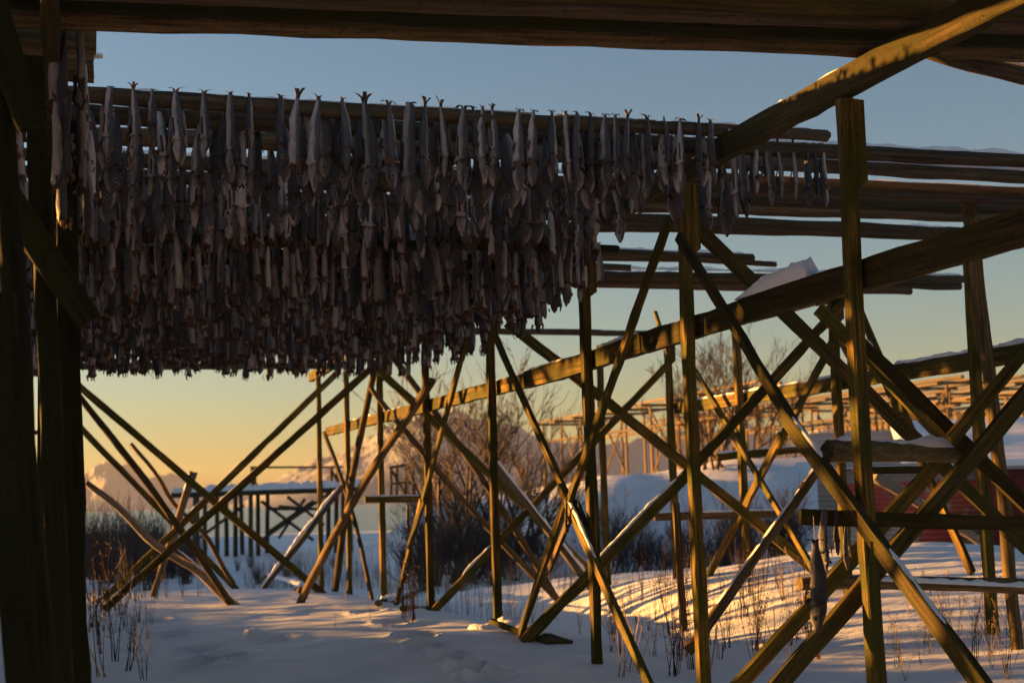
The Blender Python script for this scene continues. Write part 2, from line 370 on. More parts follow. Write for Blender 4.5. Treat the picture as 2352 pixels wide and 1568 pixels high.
def mountain(name, prof, dist, depth, label, seed, top_amp):
    """ridge line given as (azimuth px, height px over horizon) seen from the shore"""
    px = np.array([p[0] for p in prof], float); hh = np.array([p[1] for p in prof], float)
    na, nd = 520, 60
    U = np.linspace(px[0], px[-1], na); H = np.interp(U, px, hh)
    ang = YAW + np.arctan((U-1176)/FPX); Vt = []
    for j in range(nd):
        s = j/(nd-1); d = dist+depth*s; env = math.sin(min(s/.55, 1)*math.pi/2)**1.15 if s < .55 else max(0, math.cos((s-.55)/.45*math.pi/2))
        X = d*np.sin(ang)/np.cos(ang-YAW); Y = d*np.cos(ang)/np.cos(ang-YAW)
        rid = np.zeros(na); amp = 1; fr = 1/520.
        for o in range(6):
            rid += amp*(1-2*np.abs(vnoise(X*fr, Y*fr, seed+o)*1.9)); amp *= .5; fr *= 2.05
        z = SEA-3 + (H/FPX*(dist+.55*depth))*env*(1+top_amp*(rid-.7)*(.4+.6*math.sin(math.pi*min(1, s*1.2))))
        Vt.append(np.stack([X, Y, z], -1))
    Vt = np.concatenate(Vt); i0 = (np.arange(nd-1)[:, None]*na+np.arange(na-1)[None]).reshape(-1)
    F = np.stack([i0, i0+1, i0+na+1, i0+na], -1)
    tag(link(name, mk(name, Vt, [tuple(f) for f in F], m, smooth=False)), label, kind='structure')
mountain('mountain_range', [(-900, 40), (-500, 60), (-100, 52), (60, 70), (120, 78), (180, 70), (215, 88), (235, 98), (262, 90), (300, 76), (340, 64), (385, 68), (405, 62), (450, 42), (520, 26), (640, 10), (760, 4)], 7600, 2600, 'low snowy mountains across the sea', 40, .34)
mountain('mountain', [(500, 6), (560, 18), (600, 48), (650, 68), (700, 82), (760, 96), (830, 118), (865, 134), (915, 160), (960, 176), (1000, 178), (1060, 168), (1120, 150), (1200, 128), (1280, 118), (1340, 126), (1400, 140), (1460, 150), (1530, 140), (1650, 130), (1800, 140), (2000, 150), (2300, 135), (2700, 120), (3200, 100), (3800, 60)], 4200, 2200, 'snowy mountain rising behind the bare bushes', 60, .30)

# ------------------------------------------------------------------ the drying rack
L2, L3, L1 = 5.2, 9.26, -.03
rack = thing('drying_rack', (2.5, 11.2, 0), 'large timber fish drying rack of posts, beams and crossed braces', 'drying rack')
def gz(x, y): return float(height(x, y))
ZB = 4.405                                    # underside of the carrying beams
def post(X, Y, w=.1, t=.1, z1=ZB, lean=(0, 0), m_='sawn', gusset=0):
    zb = gz(X, Y)-.3
    o = part_plank('post', rack, (X-lean[0], Y-lean[1], zb), (X, Y, z1), w, t, (0, 1, 0), m_)
    if gusset:
        part_plank('gusset', rack, (X+.095*gusset, Y+.01, z1-.62), (X+.095*gusset, Y+.01, z1-.003), .085, .07, (0, 1, 0), m_, cut0=.8)
    return o
Y2 = [5.9, 8.52, 11.25, 13.8, 17.25, 20.68, 23.92, 26.93, 30.0]
for i, y in enumerate(Y2):
    post(L2, y, .098, .10, gusset=1 if i in (1, 2, 3, 4, 6) else 0, lean=(.0, .0))
Y3 = [10.2, 12.87, 15.72, 18.45, 20.9, 23.9]
for i, y in enumerate(Y3): post(L3, y, .10, .10, gusset=1 if i in (1, 2, 4) else 0)
# spliced side board on the second post
part_plank('splice_board', rack, onX((1592, 1447), L2-.02)+Vector((-.095, -.02, 0)), onX((1571, 1152), L2-.02)+Vector((-.095, -.02, 0)), .055, .05, (0, 1, 0), 'log')
# carrying beams along the bents
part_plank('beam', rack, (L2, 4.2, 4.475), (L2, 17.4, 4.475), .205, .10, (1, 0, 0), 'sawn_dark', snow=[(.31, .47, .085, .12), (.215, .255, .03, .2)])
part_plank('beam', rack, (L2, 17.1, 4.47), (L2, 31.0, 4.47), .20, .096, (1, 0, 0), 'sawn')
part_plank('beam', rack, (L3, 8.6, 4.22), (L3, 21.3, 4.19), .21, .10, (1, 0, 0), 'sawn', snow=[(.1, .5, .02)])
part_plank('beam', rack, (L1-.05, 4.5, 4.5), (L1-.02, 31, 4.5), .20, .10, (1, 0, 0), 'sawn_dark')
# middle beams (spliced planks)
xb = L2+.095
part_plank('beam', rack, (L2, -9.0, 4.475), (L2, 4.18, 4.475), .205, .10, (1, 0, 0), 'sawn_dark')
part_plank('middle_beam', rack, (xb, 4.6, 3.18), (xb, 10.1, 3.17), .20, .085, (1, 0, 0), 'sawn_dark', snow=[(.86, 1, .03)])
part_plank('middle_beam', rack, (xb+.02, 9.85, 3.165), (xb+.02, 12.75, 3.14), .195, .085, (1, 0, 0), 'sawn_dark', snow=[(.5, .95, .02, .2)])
part_plank('middle_beam', rack, (xb, 12.5, 3.135), (xb, 16.1, 3.10), .20, .085, (1, 0, 0), 'sawn', snow=[(.02, .35, .05), (.6, 1, .025)])
part_plank('middle_beam', rack, (xb+.02, 15.9, 3.095), (xb+.02, 19.6, 3.12), .18, .085, (1, 0, 0), 'sawn', snow=[(.05, .6, .02)])
part_plank('middle_beam', rack, (xb, 19.45, 3.12), (xb, 29.6, 3.20), .175, .08, (1, 0, 0), 'sawn', snow=[(.1, .25, .03), (.30, .5, .03, .25), (.55, .75, .05, .2)])
xc3 = L3+.095
part_plank('middle_beam', rack, (xc3, 8.0, 3.03), (xc3, 14.6, 3.03), .19, .085, (1, 0, 0), 'sawn', snow=[(.2, 1, .05)])
part_plank('middle_beam', rack, (xc3+.02, 14.4, 3.03), (xc3+.02, 20.9, 3.05), .17, .08, (1, 0, 0), 'sawn', snow=[(.02, .95, .03)])
part_plank('middle_beam', rack, (L1+.09, 11.0, 3.15), (L1+.09, 30, 3.15), .18, .08, (1, 0, 0), 'sawn_dark')

def braceX(a, b, X, w=.10, t=.055, m_='sawn', e0=.12, e1=.22, snow=(), w1=None):
    p, q = ext(onX(a, X), onX(b, X), e0, e1)
    return part_plank('brace', rack, p, q, w, t, (1, 0, 0), m_, snow, w1=w1)
def braceY(a, b, Y, w=.11, t=.055, m_='sawn', e0=.10, e1=.25, snow=(), w1=None):
    p, q = ext(onY(a, Y), onY(b, Y), e0, e1)
    return part_plank('brace', rack, p, q, w, t, (0, 1, 0), m_, snow, w1=w1)
xs_ = L2-.085
# in the plane of the middle bent
braceX((1569, 561), (1880, 1066), xs_-.005, .085, m_='sawn_dark', e1=.05)
braceX((1797, 948), (2245, 1560), xs_-.065, .115, .06, 'sawn_dark', e0=0, e1=.7, snow=[(.02, .20, .035), (.46, .70, .012, .2)])
braceX((1134, 765), (1318, 1172), xs_, .082, e1=.1)
braceX((1287, 1118), (1490, 1568), xs_-.06, .095, e0=.02, e1=.3, snow=[(.06, .40, .05, .12)])
braceX((1527, 530), (1311, 1141), xs_-.058, .085, e1=.05)
braceX((1296, 1160), (1184, 1487), xs_-.06, .10, e0=.06, e1=.3)
part_plank('splice_board', rack, onX((1308, 1190), xs_-.11), onX((1262, 1305), xs_-.11), .07, .04, (1, 0, 0), 'log')
part_plank('splice_board', rack, onX((1322, 1150), xs_+.02), onX((1362, 1255), xs_+.02), .07, .06, (1, 0, 0), 'sawn_dark')
braceX((1078, 756), (972, 1145), xs_, .085, e1=.02)
braceX((968, 1150), (908, 1396), xs_-.01, .09, e0=.02, e1=.3)
part_plank('splice_board', rack, onX((975, 1150), xs_-.06), onX((937, 1255), xs_-.06), .075, .04, (1, 0, 0), 'sawn_dark')
braceX((1075, 772), (1068, 800), xs_+.02, .06)
# raking round struts on the middle bent
def strut(p, q, ra, rb, e0=.1, e1=.3, m_='log', snow=(), **k):
    a, b_ = ext(Vector(p), Vector(q), e0, e1)
    return log_thing('strut', a, b_, ra, rb, None, None, m_, snow, parent=rack, **k)
strut(onX((987, 884), 5.05), onX((691, 1386), 3.84), .062, .07)
strut(onX((862, 845), 5.08), onX((770, 1360), 5.0), .055, .07, bow=.012)
strut(onX((746, 1000), 5.08), onX((852, 1377), 5.1), .045, .04)
strut(onY((859, 900), 23.75), onY((1327, 1419), 23.75), .045, .06)
strut(onY((900, 818), 24.1), onY((1255, 1340), 24.1), .055, .06)
# cross braces from bent to bent
braceY((1177, 750), (1935, 1360), 17.33, .13, m_='sawn')
braceY((1921, 712), (1560, 1107), 15.62, .115)
braceY((1568, 1100), (1235, 1439), 15.56, .12, e0=.05, snow=[(.02, .55, .035)])
braceY((1526, 845), (1140, 1248), 20.6, .105)
braceY((1150, 1238), (996, 1402), 20.55, .11, e0=.05, snow=[(.1, .5, .03)])
braceY((869, 849), (1406, 1361), 23.84, .125)
braceY((858, 840), (267, 1374), 23.82, .115, snow=[(.45, .6, .02, .3)])
braceY((770, 860), (240, 1374), 27.05, .115, snow=[(.38, .62, .02, .1)])
braceY((186, 890), (735, 1357), 26.85, .13, e0=.4)
braceY((188, 985), (557, 1367), 29.9, .12, e0=.9)
braceY((1592, 517), (2352, 1251), 11.33, .125, m_='sawn_dark', e1=1.2)
braceY((2352, 910), (1792, 1568), 8.66, .115, m_='sawn_dark', e0=1.0, e1=.6, snow=[(.0, .18, .02)])
braceY((2150, 1066), (1702, 1568), 9.16, .105, m_='sawn', e0=.25, e1=.5)
braceY((1968, 780), (2352, 1155), 8.92, .10, .05, 'sawn_dark', e0=0, e1=1.6, snow=[(0, .05, .02)])
braceY((1985, 818), (2172, 1014), 10.9, .10, m_='sawn', e0=.6, e1=.2)
braceY((2352, 808), (2183, 1012), 8.74, .09, .05, m_='sawn', e0=.8, e1=0)
# the right bent's own braces
braceX((1905, 800), (1800, 1000), L3-.09, .10); braceX((1790, 1010), (1630, 1316), L3-.085, .12, e0=.1)
braceX((1590, 840), (1852, 1278), L3-.09, .085)
braceX((2090, 1000), (2215, 1275), L3-.09, .09, e0=1.2)
braceX((1965, 690), (2085, 968), L3-.09, .09)
braceX((1530, 800), (1512, 740), L3-.09, .05)
braceX((1900, 720), (1935, 790), L3-.12, .06)
part_plank('gusset', rack, onX((1880, 690), L3-.02), onX((1925, 676), L3-.02), .15, .10, (1, 0, 0), 'sawn')
part_plank('gusset', rack, onX((1908, 700), L3+.04), onX((1935, 693), L3+.04), .12, .10, (1, 0, 0), 'sawn')
# rails
a, b_ = onY((1835, 1187), 8.60), onY((2352, 1203), 8.60); a, b_ = ext(a, b_, 0, 1.2)
front_rail = part_plank('rail', rack, a, b_, .098, .045, (0, 1, 0), 'sawn_dark')
a, b_ = ext(onY((1835, 1340), 10.2), onY((2352, 1362), 10.2), 0, 1.5)
log_thing('rail', a, b_, .055, .07, None, None, 'log', [(.12, .98, .05)], parent=rack)
part_plank('rail', rack, onY((1502, 1187), 20.75), onY((1820, 1178), 20.75), .115, .05, (0, 1, 0), 'log', snow=[(0, 1, .03)])
part_plank('rail', rack, onY((1645, 1050), 20.98), onY((1850, 1031), 20.98), .115, .07, (0, 1, 0), 'sawn', snow=[(0, 1, .04)])
part_plank('rail', rack, onY((837, 1147), 23.82), onY((972, 1145), 23.82), .11, .08, (0, 1, 0), 'sawn', snow=[(0, 1, .03)])
part_plank('rail', rack, onY((1960, 1080), 12.95), onY((2135, 1078), 12.95), .075, .05, (0, 1, 0), 'sawn_dark')
part_plank('rail', rack, onY((-60, 994), 30.1), onY((103, 993), 30.1), .09, .05, (0, 1, 0), 'sawn_dark')
# left bent, seen almost end on
for p, q, Yp, w in [((0, 700), (53, 1568), 5.95, .115), ((77, 150), (140, 1568), 8.3, .115), ((150, 300), (180, 1568), 8.75, .125)]:
    a, b_ = onY(q, Yp), onY(p, Yp); a, b_ = ext(a, b_, .5, .05)
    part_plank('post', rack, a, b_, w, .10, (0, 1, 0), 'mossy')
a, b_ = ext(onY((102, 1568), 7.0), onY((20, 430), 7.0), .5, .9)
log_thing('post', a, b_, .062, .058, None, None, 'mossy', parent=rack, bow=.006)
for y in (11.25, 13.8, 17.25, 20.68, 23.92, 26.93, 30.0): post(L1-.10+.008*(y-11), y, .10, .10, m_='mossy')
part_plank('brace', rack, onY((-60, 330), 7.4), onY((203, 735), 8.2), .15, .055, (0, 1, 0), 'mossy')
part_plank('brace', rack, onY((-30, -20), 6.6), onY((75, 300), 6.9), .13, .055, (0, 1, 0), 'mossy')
# the next bents to the left, out of view; braces added to cast shadows
for X in (-5.3, -9.5):
    for y in (5.9, 8.5, 11.25, 13.8, 17.25, 20.68, 23.92, 26.93): post(X, y, m_='sawn_dark')
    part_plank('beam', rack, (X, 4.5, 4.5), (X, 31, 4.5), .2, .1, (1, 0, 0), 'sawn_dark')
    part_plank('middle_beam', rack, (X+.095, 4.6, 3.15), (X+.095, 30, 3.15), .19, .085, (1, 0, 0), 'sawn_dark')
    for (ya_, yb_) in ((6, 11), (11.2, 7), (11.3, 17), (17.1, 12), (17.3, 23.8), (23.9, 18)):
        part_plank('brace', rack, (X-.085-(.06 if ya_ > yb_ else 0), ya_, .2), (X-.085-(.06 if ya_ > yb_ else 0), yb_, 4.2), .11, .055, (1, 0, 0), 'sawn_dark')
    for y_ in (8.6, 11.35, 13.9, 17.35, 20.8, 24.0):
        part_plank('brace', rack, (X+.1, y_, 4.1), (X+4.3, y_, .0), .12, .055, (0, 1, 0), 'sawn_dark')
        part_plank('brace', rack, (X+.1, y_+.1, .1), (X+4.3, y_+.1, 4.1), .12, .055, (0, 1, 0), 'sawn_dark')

# ------------------------------------------------------------------ poles lying on the beams
POLE_Y = [10.37, 10.92, 11.6, 12.25, 12.9, 13.55, 14.2, 14.85, 15.5, 16.15, 16.8, 17.45, 18.1, 18.75, 19.4, 20.05, 20.7, 21.4, 22.1, 22.8, 23.5]
ORD = ['frontmost', 'second', 'third', 'fourth', 'fifth', 'sixth', 'seventh', 'eighth', 'ninth', 'tenth', 'eleventh', 'twelfth', 'thirteenth', 'fourteenth', 'fifteenth', 'sixteenth', 'seventeenth', 'eighteenth', 'nineteenth', 'twentieth', 'hindmost']
ENDX = {0: 6.15, 1: 11, 2: 11.5, 3: 11, 4: 11.8, 5: 5.7, 6: 11.5, 7: 5.6, 8: 5.8, 9: 8.4, 10: 5.6, 11: 12.6, 12: 5.7, 13: 12.4, 14: 5.5, 15: 5.6, 16: 5.7, 17: 5.5, 18: 5.6, 19: 5.5, 20: 5.6}
POLE_Z = []
def pole(Y, xa, xb, r, label, snow, z=None, dz=0, group=None, bow=.004, dy=0, m_='pole'):
    zz = 4.605+r if z is None else z
    return log_thing('fish_pole', (xa, Y, zz), (xb, Y+dy, zz+dz), r*1.12, r*.9, label, 'pole', m_, snow, group=group, bow=bow)
for i, y in enumerate(POLE_Y):
    r = [.055, .068, .068, .055, .06, .058][i % 6]
    sn = [(.02, .98, .04, .55)] if i == 0 else ([(.0, .45, .055, .22), (.46, .99, .12, .0)] if i == 2 else [(.0, .99, .055, .22)])
    POLE_Z.append(4.605+r)
    lab = 'grey round pole under the frontmost row of stockfish, bare at its right end' if i == 0 else 'snow topped round pole carrying the %s row of stockfish behind the front' % ORD[i]
    pole(y, -.25 if i else -.05, ENDX[i], r, lab, sn)
NEARP = [(8.86, .078, 'lowest of the thick dark logs spanning the top of the picture'), (8.62, .075, 'thick dark log spanning the top, second above the lowest one'), (8.33, .085, 'snow edged dark log spanning the top, third above the lowest one'),
         (8.02, .08, 'dark log at the top edge, fourth above the lowest one'), (7.72, .08, 'dark log at the very top edge with snow along it'), (7.35, .075, 'topmost dark log, showing only at the upper right corner'), (6.95, .07, 'dark log crossing just above the upper right corner')]
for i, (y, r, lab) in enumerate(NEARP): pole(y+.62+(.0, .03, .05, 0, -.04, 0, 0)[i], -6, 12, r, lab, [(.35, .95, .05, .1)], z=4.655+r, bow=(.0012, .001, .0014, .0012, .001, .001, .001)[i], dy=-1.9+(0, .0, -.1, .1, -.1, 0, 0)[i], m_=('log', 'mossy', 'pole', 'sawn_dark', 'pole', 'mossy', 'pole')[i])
log_thing('fish_pole', onZ((2130, 112), 4.70), onZ((2480, 205), 4.66), .07, .06, 'short log slanting down at the upper right corner with snow on it', 'pole', 'pole', [(.35, .9, .04)])
pole(30.5, -5, 5.95, .075, 'bare far pole crossing just under the hanging fish at left', [(.1, .9, .02, .3)])
pole(24.3, 4.4, 11.1, .06, 'bare dark pole above the right hand posts, furthest of the right side', [(.5, .9, .02, .3)])
pole(11.35, 6.7, 9.6, .05, 'crooked short pole lying on top of the long pole at right', [(.75, .95, .05)], z=4.80, bow=.02)
for i, (y, xa, xb, r, lab) in enumerate([(12.02, 5.3, 12, .05, 'reddish brown pole lit along its top, right of the big post'), (12.42, 5.25, 12, .052, 'rough brown pole just below the reddish lit pole at right'), (13.4, 5.3, 11.6, .055, 'smooth brown pole between the rough brown pole and the lowest snowy one')]):
    pole(y, xa, xb, r, lab, [(.0, 1, .02, .35)])
pole(14.5, 5.4, 10.5, .065, 'lowest pole of the right hand stack, with snow along its top', [(0, 1, .035)])
pole(16.5, 5.5, 8.9, .04, 'thin crooked pole hanging out past the crossed braces at right', [(0, 1, .01, .4)], bow=.012)
pole(17.1, 5.4, 7.1, .05, 'short stubby pole end showing right of the fish', [])
pole(18.2, 5.4, 12.9, .075, 'thick snowy log ending beside the round leaning post', [(.2, .98, .07)])
for y in (9.25, 9.82):
    part = link('cross_beam', plank_mesh('cross_beam', 2.6, .17, .13, M['log']), mw=frame(Vector((-2.4, y, 4.70 if y < 9.5 else 4.69)), Vector((.17 if y < 9.5 else .31, y, 4.70 if y < 9.5 else 4.69)), (0, 1, 0)))
    tag(part, 'square timber end topped with snow at upper left, %s' % ('upper of the two' if y < 9.5 else 'lower of the two'), 'beam')
    snow_on(part, Vector((-2.4, y, 4.695)), Vector((.18 if y < 9.5 else .3, y, 4.695)), .087, .13, 0, 1, .05)
# the furry log with snow wedged between the crossed braces
a, b_ = onY((1905, 1037), 9.02), onY((2212, 1047), 9.02)
log_thing('shaggy_log', a+Vector((-.02, 0, 0)), b_, .083, .062, 'shaggy bark log with thick snow wedged between the crossed braces', 'log', 'fur', [(.02, .97, .075)], seg=16, knots=.05)

# ------------------------------------------------------------------ stockfish
def fish_arrays(seed, headed=True, rings=20, seg=12, fat=1.0):
    """unit-length dried cod hanging tail up: z=0 at the tie, z=-1 at the snout; X = back/belly, Y = flank to flank"""
    rr = random.Random(seed); V = []; F = []; MI = []; BK = []
    if headed:
        P = [(0, .030, .020), (.05, .040, .026), (.13, .058, .034), (.25, .080, .044), (.38, .100, .056), (.50, .108, .062), (.58, .104, .062), (.645, .106, .066), (.672, .134, .090), (.680, .084, .056), (.72, .090, .060), (.78, .098, .064), (.84, .092, .058), (.90, .070, .046), (.945, .050, .036), (.98, .030, .024), (1.0, .010, .010)]
    else:
        P = [(0, .030, .020), (.06, .042, .028), (.16, .060, .038), (.30, .080, .048), (.45, .092, .054), (.60, .096, .058), (.75, .094, .058), (.86, .088, .054), (.92, .098, .062), (.95, .06, .034)]
    if seed % 3 == 0: P[0] = (0, .050, .034); P[1] = (.05, .068, .042); P[2] = (.14, .078, .046)
    P = [(t, a*fat*rr.uniform(.93, 1.07), b*fat*rr.uniform(.9, 1.1)) for t, a, b in P]
    bend = rr.uniform(-.07, .07); bend2 = rr.uniform(-.04, .04); tw = rr.uniform(-.9, .9); off = rr.uniform(0, 50)
    for t, a, b in P:
        cx = bend*math.sin(t*2.6); cy = bend2*math.sin(t*3.1); th0 = tw*t
        headp = headed and t > .675
        for j in range(seg):
            an = j/seg*2*math.pi; x = math.cos(an); y = math.sin(an)
            q = 1 + .26*mnoise.noise(Vector((off+x*1.5, y*1.5, t*8))) + .10*mnoise.noise(Vector((off+x*4, y*4, t*22)))
            xx = a*x*q; yy = b*y*q
            if x > .8 and .3 < t < .7: xx *= .80                       # the opened belly sinks in
            if headed and .66 < t < .677: xx *= (1.0 if x > 0 else .74); yy *= 1.15
            if headp: xx -= a*.22*(1-min(1, (t-.68)/.2))
            X_ = xx*math.cos(th0)-yy*math.sin(th0)+cx; Y_ = xx*math.sin(th0)+yy*math.cos(th0)+cy
            zz = -t
            if headed and .66 < t < .677: zz -= .035*(.4+x*.5)+.03*rr.uniform(-1, 1)
            if (not headed) and t > .9: zz += rr.uniform(-.035, .03)
            V.append((X_, Y_, zz)); BK.append(.5-.5*x*.9 + (.25 if headed and t < .66 and abs(y) > .93 else 0) + (.20 if headp else 0) + .35*mnoise.noise(Vector((off+x*2, y*2, t*5+9))))
    k = len(P)
    for i in range(k-1):
        for j in range(seg):
            a = i*seg+j; b = i*seg+(j+1) % seg; F.append((a, a+seg, b+seg, b))
            t = P[i][0]; belly = (j == 0 or j == seg-1)
            if headed: MI.append(3 if (j == 0 and .3 < t < .63 and seed % 2) or .66 < t < .676 else (2 if t > .95 else 0))
            else: MI.append(3 if (j == 0 and .35 < t < .86 and seed % 3 == 0) or t > .915 else 0)
    n0 = len(V); V.append((bend*math.sin(P[-1][0]*2.6), 0, -P[-1][0]+.01)); BK.append(.5)
    for j in range(seg): F.append((n0, (k-1)*seg+(j+1) % seg, (k-1)*seg+j)); MI.append(2 if headed else 3)
    def strip(pts, w0, w1, wd, mi):
        """thin ragged strip with a little thickness"""
        base = len(V); n = len(pts)
        for i, p in enumerate(pts):
            s = i/(n-1); w = (w0+(w1-w0)*s)/2
            for sx, sy in ((-1, .004), (1, .004), (1, -.004), (-1, -.004)):
                V.append((p[0]+wd[0]*w*sx+wd[1]*sy, p[1]+wd[1]*w*sx-wd[0]*sy, p[2])); BK.append(.6)
        for i in range(n-1):
            for j in range(4):
                a = base+i*4+j; b = base+i*4+(j+1) % 4; F.append((a, b, b+4, a+4)); MI.append(mi)
        F.append(tuple(base+(n-1)*4+j for j in range(4))); MI.append(mi)
    for i in range(3 if rings > 12 else 1):
        t = rr.uniform(.25, .62); sg = rr.choice((-1, 1)); w_ = .10*fat*rr.uniform(.8, 1)
        strip([(sg*w_*.8, 0, -t), (sg*w_*1.25, rr.uniform(-.02, .02), -t-.05), (sg*w_*1.35, rr.uniform(-.03, .03), -t-.12)], .07, .02, (.3, 1), rr.choice((0, 2)))
    # tail fin: a few dried rays curling above the tie
    nr = rr.choice((2, 2, 3)) if rings > 12 else 2
    up_ = rr.random() < .25; hgt = rr.uniform(.12, .17) if up_ else rr.uniform(.07, .13)
    for i in range(nr):
        sg = -1 if i == 0 else (1 if i == 1 else rr.uniform(-.4, .4)); c = rr.uniform(.5, 1.25)
        ca = rr.uniform(-.5, .5)
        lay = rr.uniform(-.2, .5) if up_ else rr.uniform(.9, 2.4)
        if up_: c *= .55
        pts = [(0, 0, -.04)] + [(sg*hgt*c*(s**1.1), sg*hgt*ca*s, .010+hgt*(s-lay*.5*s*s)*.9) for s in (.3, .65, 1.0)]
        strip(pts, .045, rr.uniform(.03, .075), (math.cos(.6*sg), math.sin(.6*sg)), 2)
    if headed:
        # gill flaps, jaw and eyes
        for i in range(4):
            an = rr.uniform(-1.0, 1.0) + (math.pi if i == 3 else 0); r1 = .085*fat
            x, y = math.cos(an)*r1, math.sin(an)*r1*.7
            strip([(x, y, -.63), (x*1.3, y*1.3, -.68-.02*i), (x*rr.uniform(1.2, 1.7), y*1.5, -.70-.06*rr.random())], .09, .03, (-math.sin(an), math.cos(an)), rr.choice((2, 2, 0)))
        for sg in (1, -1):
            c = (-.012, sg*.057*fat, -.85)
            for rad, dep, mi in ((.036, .006, 4), (.023, .013, 5)):
                base = len(V)
                for j in range(7):
                    an = j/7*2*math.pi; V.append((c[0]+rad*math.cos(an), c[1], c[2]+rad*math.sin(an))); BK.append(.6)
                V.append((c[0], c[1]+sg*dep, c[2])); BK.append(.6)
                for j in range(7): F.append((base+j, base+(j+1) % 7, base+7) if sg < 0 else (base+(j+1) % 7, base+j, base+7)); MI.append(mi)
    else:
        for i in range(10 if rings > 12 else 6):
            an = rr.uniform(0, 6.28); x, y = math.cos(an)*.095*fat, math.sin(an)*.055*fat
            strip([(x, y, -.90), (x*rr.uniform(1.05, 1.4), y*1.3, -.955), (x*rr.uniform(.6, 1.3), y*rr.uniform(.6, 1.5), -.97-.09*rr.random())], .06, rr.uniform(.01, .03), (-math.sin(an), math.cos(an)), 2)
        for sg in (-1, 1):
            if rr.random() < .6: strip([(.02, sg*.055*fat, -.80), (.03, sg*.085*fat, -.87), (.03, sg*.10*fat, -.93)], .05, .02, (1, 0), 2)
    return np.array(V), F, np.array(MI), np.array(BK)
FM = [M['skin'], M['eye'], M['fin'], M['flesh'], M['eyering'], M['eye']]
def fish_mesh(name, V, F, MI, BK, tone):
    me = mk(name, V, [tuple(int(i) for i in f) for f in F], FM, smooth=True, mi=[int(i) for i in MI])
    at = me.attributes.new('back', 'FLOAT', 'POINT'); at.data.foreach_set('value', np.asarray(BK, np.float32))
    at = me.attributes.new('tone', 'FLOAT', 'POINT'); at.data.foreach_set('value', np.broadcast_to(np.asarray(tone, np.float32), (len(V),)).copy())
    return me
NV = 12
HEAD = [fish_arrays(100+i, True, fat=.86+.05*(i % 7)) for i in range(NV)]
BARE = [fish_arrays(300+i, False, fat=.88+.05*(i % 6)) for i in range(NV)]
HEADM = [fish_mesh('stockfish', *a, i/NV) for i, a in enumerate(HEAD)]
BAREM = [fish_mesh('stockfish', *a, i/NV) for i, a in enumerate(BARE)]
HEADL = [fish_arrays(100+i, True, rings=8, seg=7, fat=.86+.05*(i % 7)) for i in range(6)]
BAREL = [fish_arrays(300+i, False, rings=8, seg=7, fat=.88+.05*(i % 6)) for i in range(8)]
def fish_matrix(x, y, z, ln, ang, side, tilt=(0, 0), fat=1.0):
    m_ = Matrix.Translation((x, y, z)) @ Matrix.Rotation(ang, 4, 'Z') @ Matrix.Rotation(tilt[0], 4, 'X') @ Matrix.Rotation(tilt[1], 4, 'Y')
    return m_ @ Matrix.Diagonal((ln*fat, ln*fat, ln, 1))
SIDE_ANG = [R(17), R(197), R(-20), R(225), R(50), R(-45), R(140), R(-130), R(-75), R(95)]
def hang_angle(): return rng.choice(SIDE_ANG)+rng.uniform(-.35, .35)
FRONT = [(253, 363, 26), (306, 363, 27), (351, 325, 25), (403, 373, 34), (468, 364, 31), (530, 398, 27), (573, 342, 22), (646, 385, 29), (684, 392, 40), (733, 445, 31), (787, 392, 33), (838, 457, 46), (895, 437, 33), (943, 477, 34), (978, 428, 28), (1013, 409, 29), (1066, 428, 38), (1088, 372, 21), (1110, 410, 28), (1132, 382, 23), (1192, 441, 37), (1226, 428, 27), (1269, 402, 26), (1300, 422, 22), (1327, 420, 27), (1358, 424, 27), (1390, 428, 30), (1414, 412, 25), (1443, 407, 26), (1488, 431, 29), (1526, 382, 25), (1562, 424, 33), (1606, 420, 27), (1632, 426, 25)]
NUM = 'first second third fourth fifth sixth seventh eighth ninth tenth eleventh twelfth thirteenth fourteenth fifteenth sixteenth seventeenth eighteenth nineteenth twentieth'.split()
def ordinal(i):
    if i < 20: return NUM[i]
    if i >= 99: return 'hindmost'
    t, u = divmod(i+1, 10); base = {2: 'twenty', 3: 'thirty', 4: 'forty', 5: 'fifty', 6: 'sixty', 7: 'seventy', 8: 'eighty', 9: 'ninety'}[t]
    return {2: 'twentieth', 3: 'thirtieth', 4: 'fortieth', 5: 'fiftieth', 6: 'sixtieth', 7: 'seventieth', 8: 'eightieth', 9: 'ninetieth'}[t] if u == 0 else base+'-'+NUM[u-1]
count = 0
def add_fish(me, mw, label, group=None):
    global count
    o = link('stockfish', me, mw=mw); tag(o, label, 'fish', group); count += 1; return o
y0 = POLE_Y[0]; zt = POLE_Z[0]
fx = []
for i, (px, pb, pwid) in enumerate(FRONT):
    X = onY((px, 280), y0-.07).x; top = zt+.045
    zb = onY((px, pb), y0-.07).z; ln = top-zb
    v = rng.randrange(NV); headed = px != 684
    natw = .225*(.86+.05*(v % 7)) if headed else .23
    fat = min(1.3, max(.7, (pwid*10.0/3267)/(ln*natw)))
    size = 'very long' if ln > .62 else ('long' if ln > .53 else ('short' if ln < .40 else 'middling'))
    build = 'plump' if pwid > 32 else ('slim' if pwid < 26 else 'grey')
    lab = '%s %s stockfish hanging on the frontmost pole, %s from the left' % (size, build, ordinal(i))
    add_fish((HEADM if headed else BAREM)[v], fish_matrix(X, y0-.065, top, ln, R(17)+rng.uniform(-.3, .3)+(math.pi if rng.random() < .5 else 0), 1, (rng.uniform(-.05, .03), rng.uniform(-.04, .04)), fat), lab)
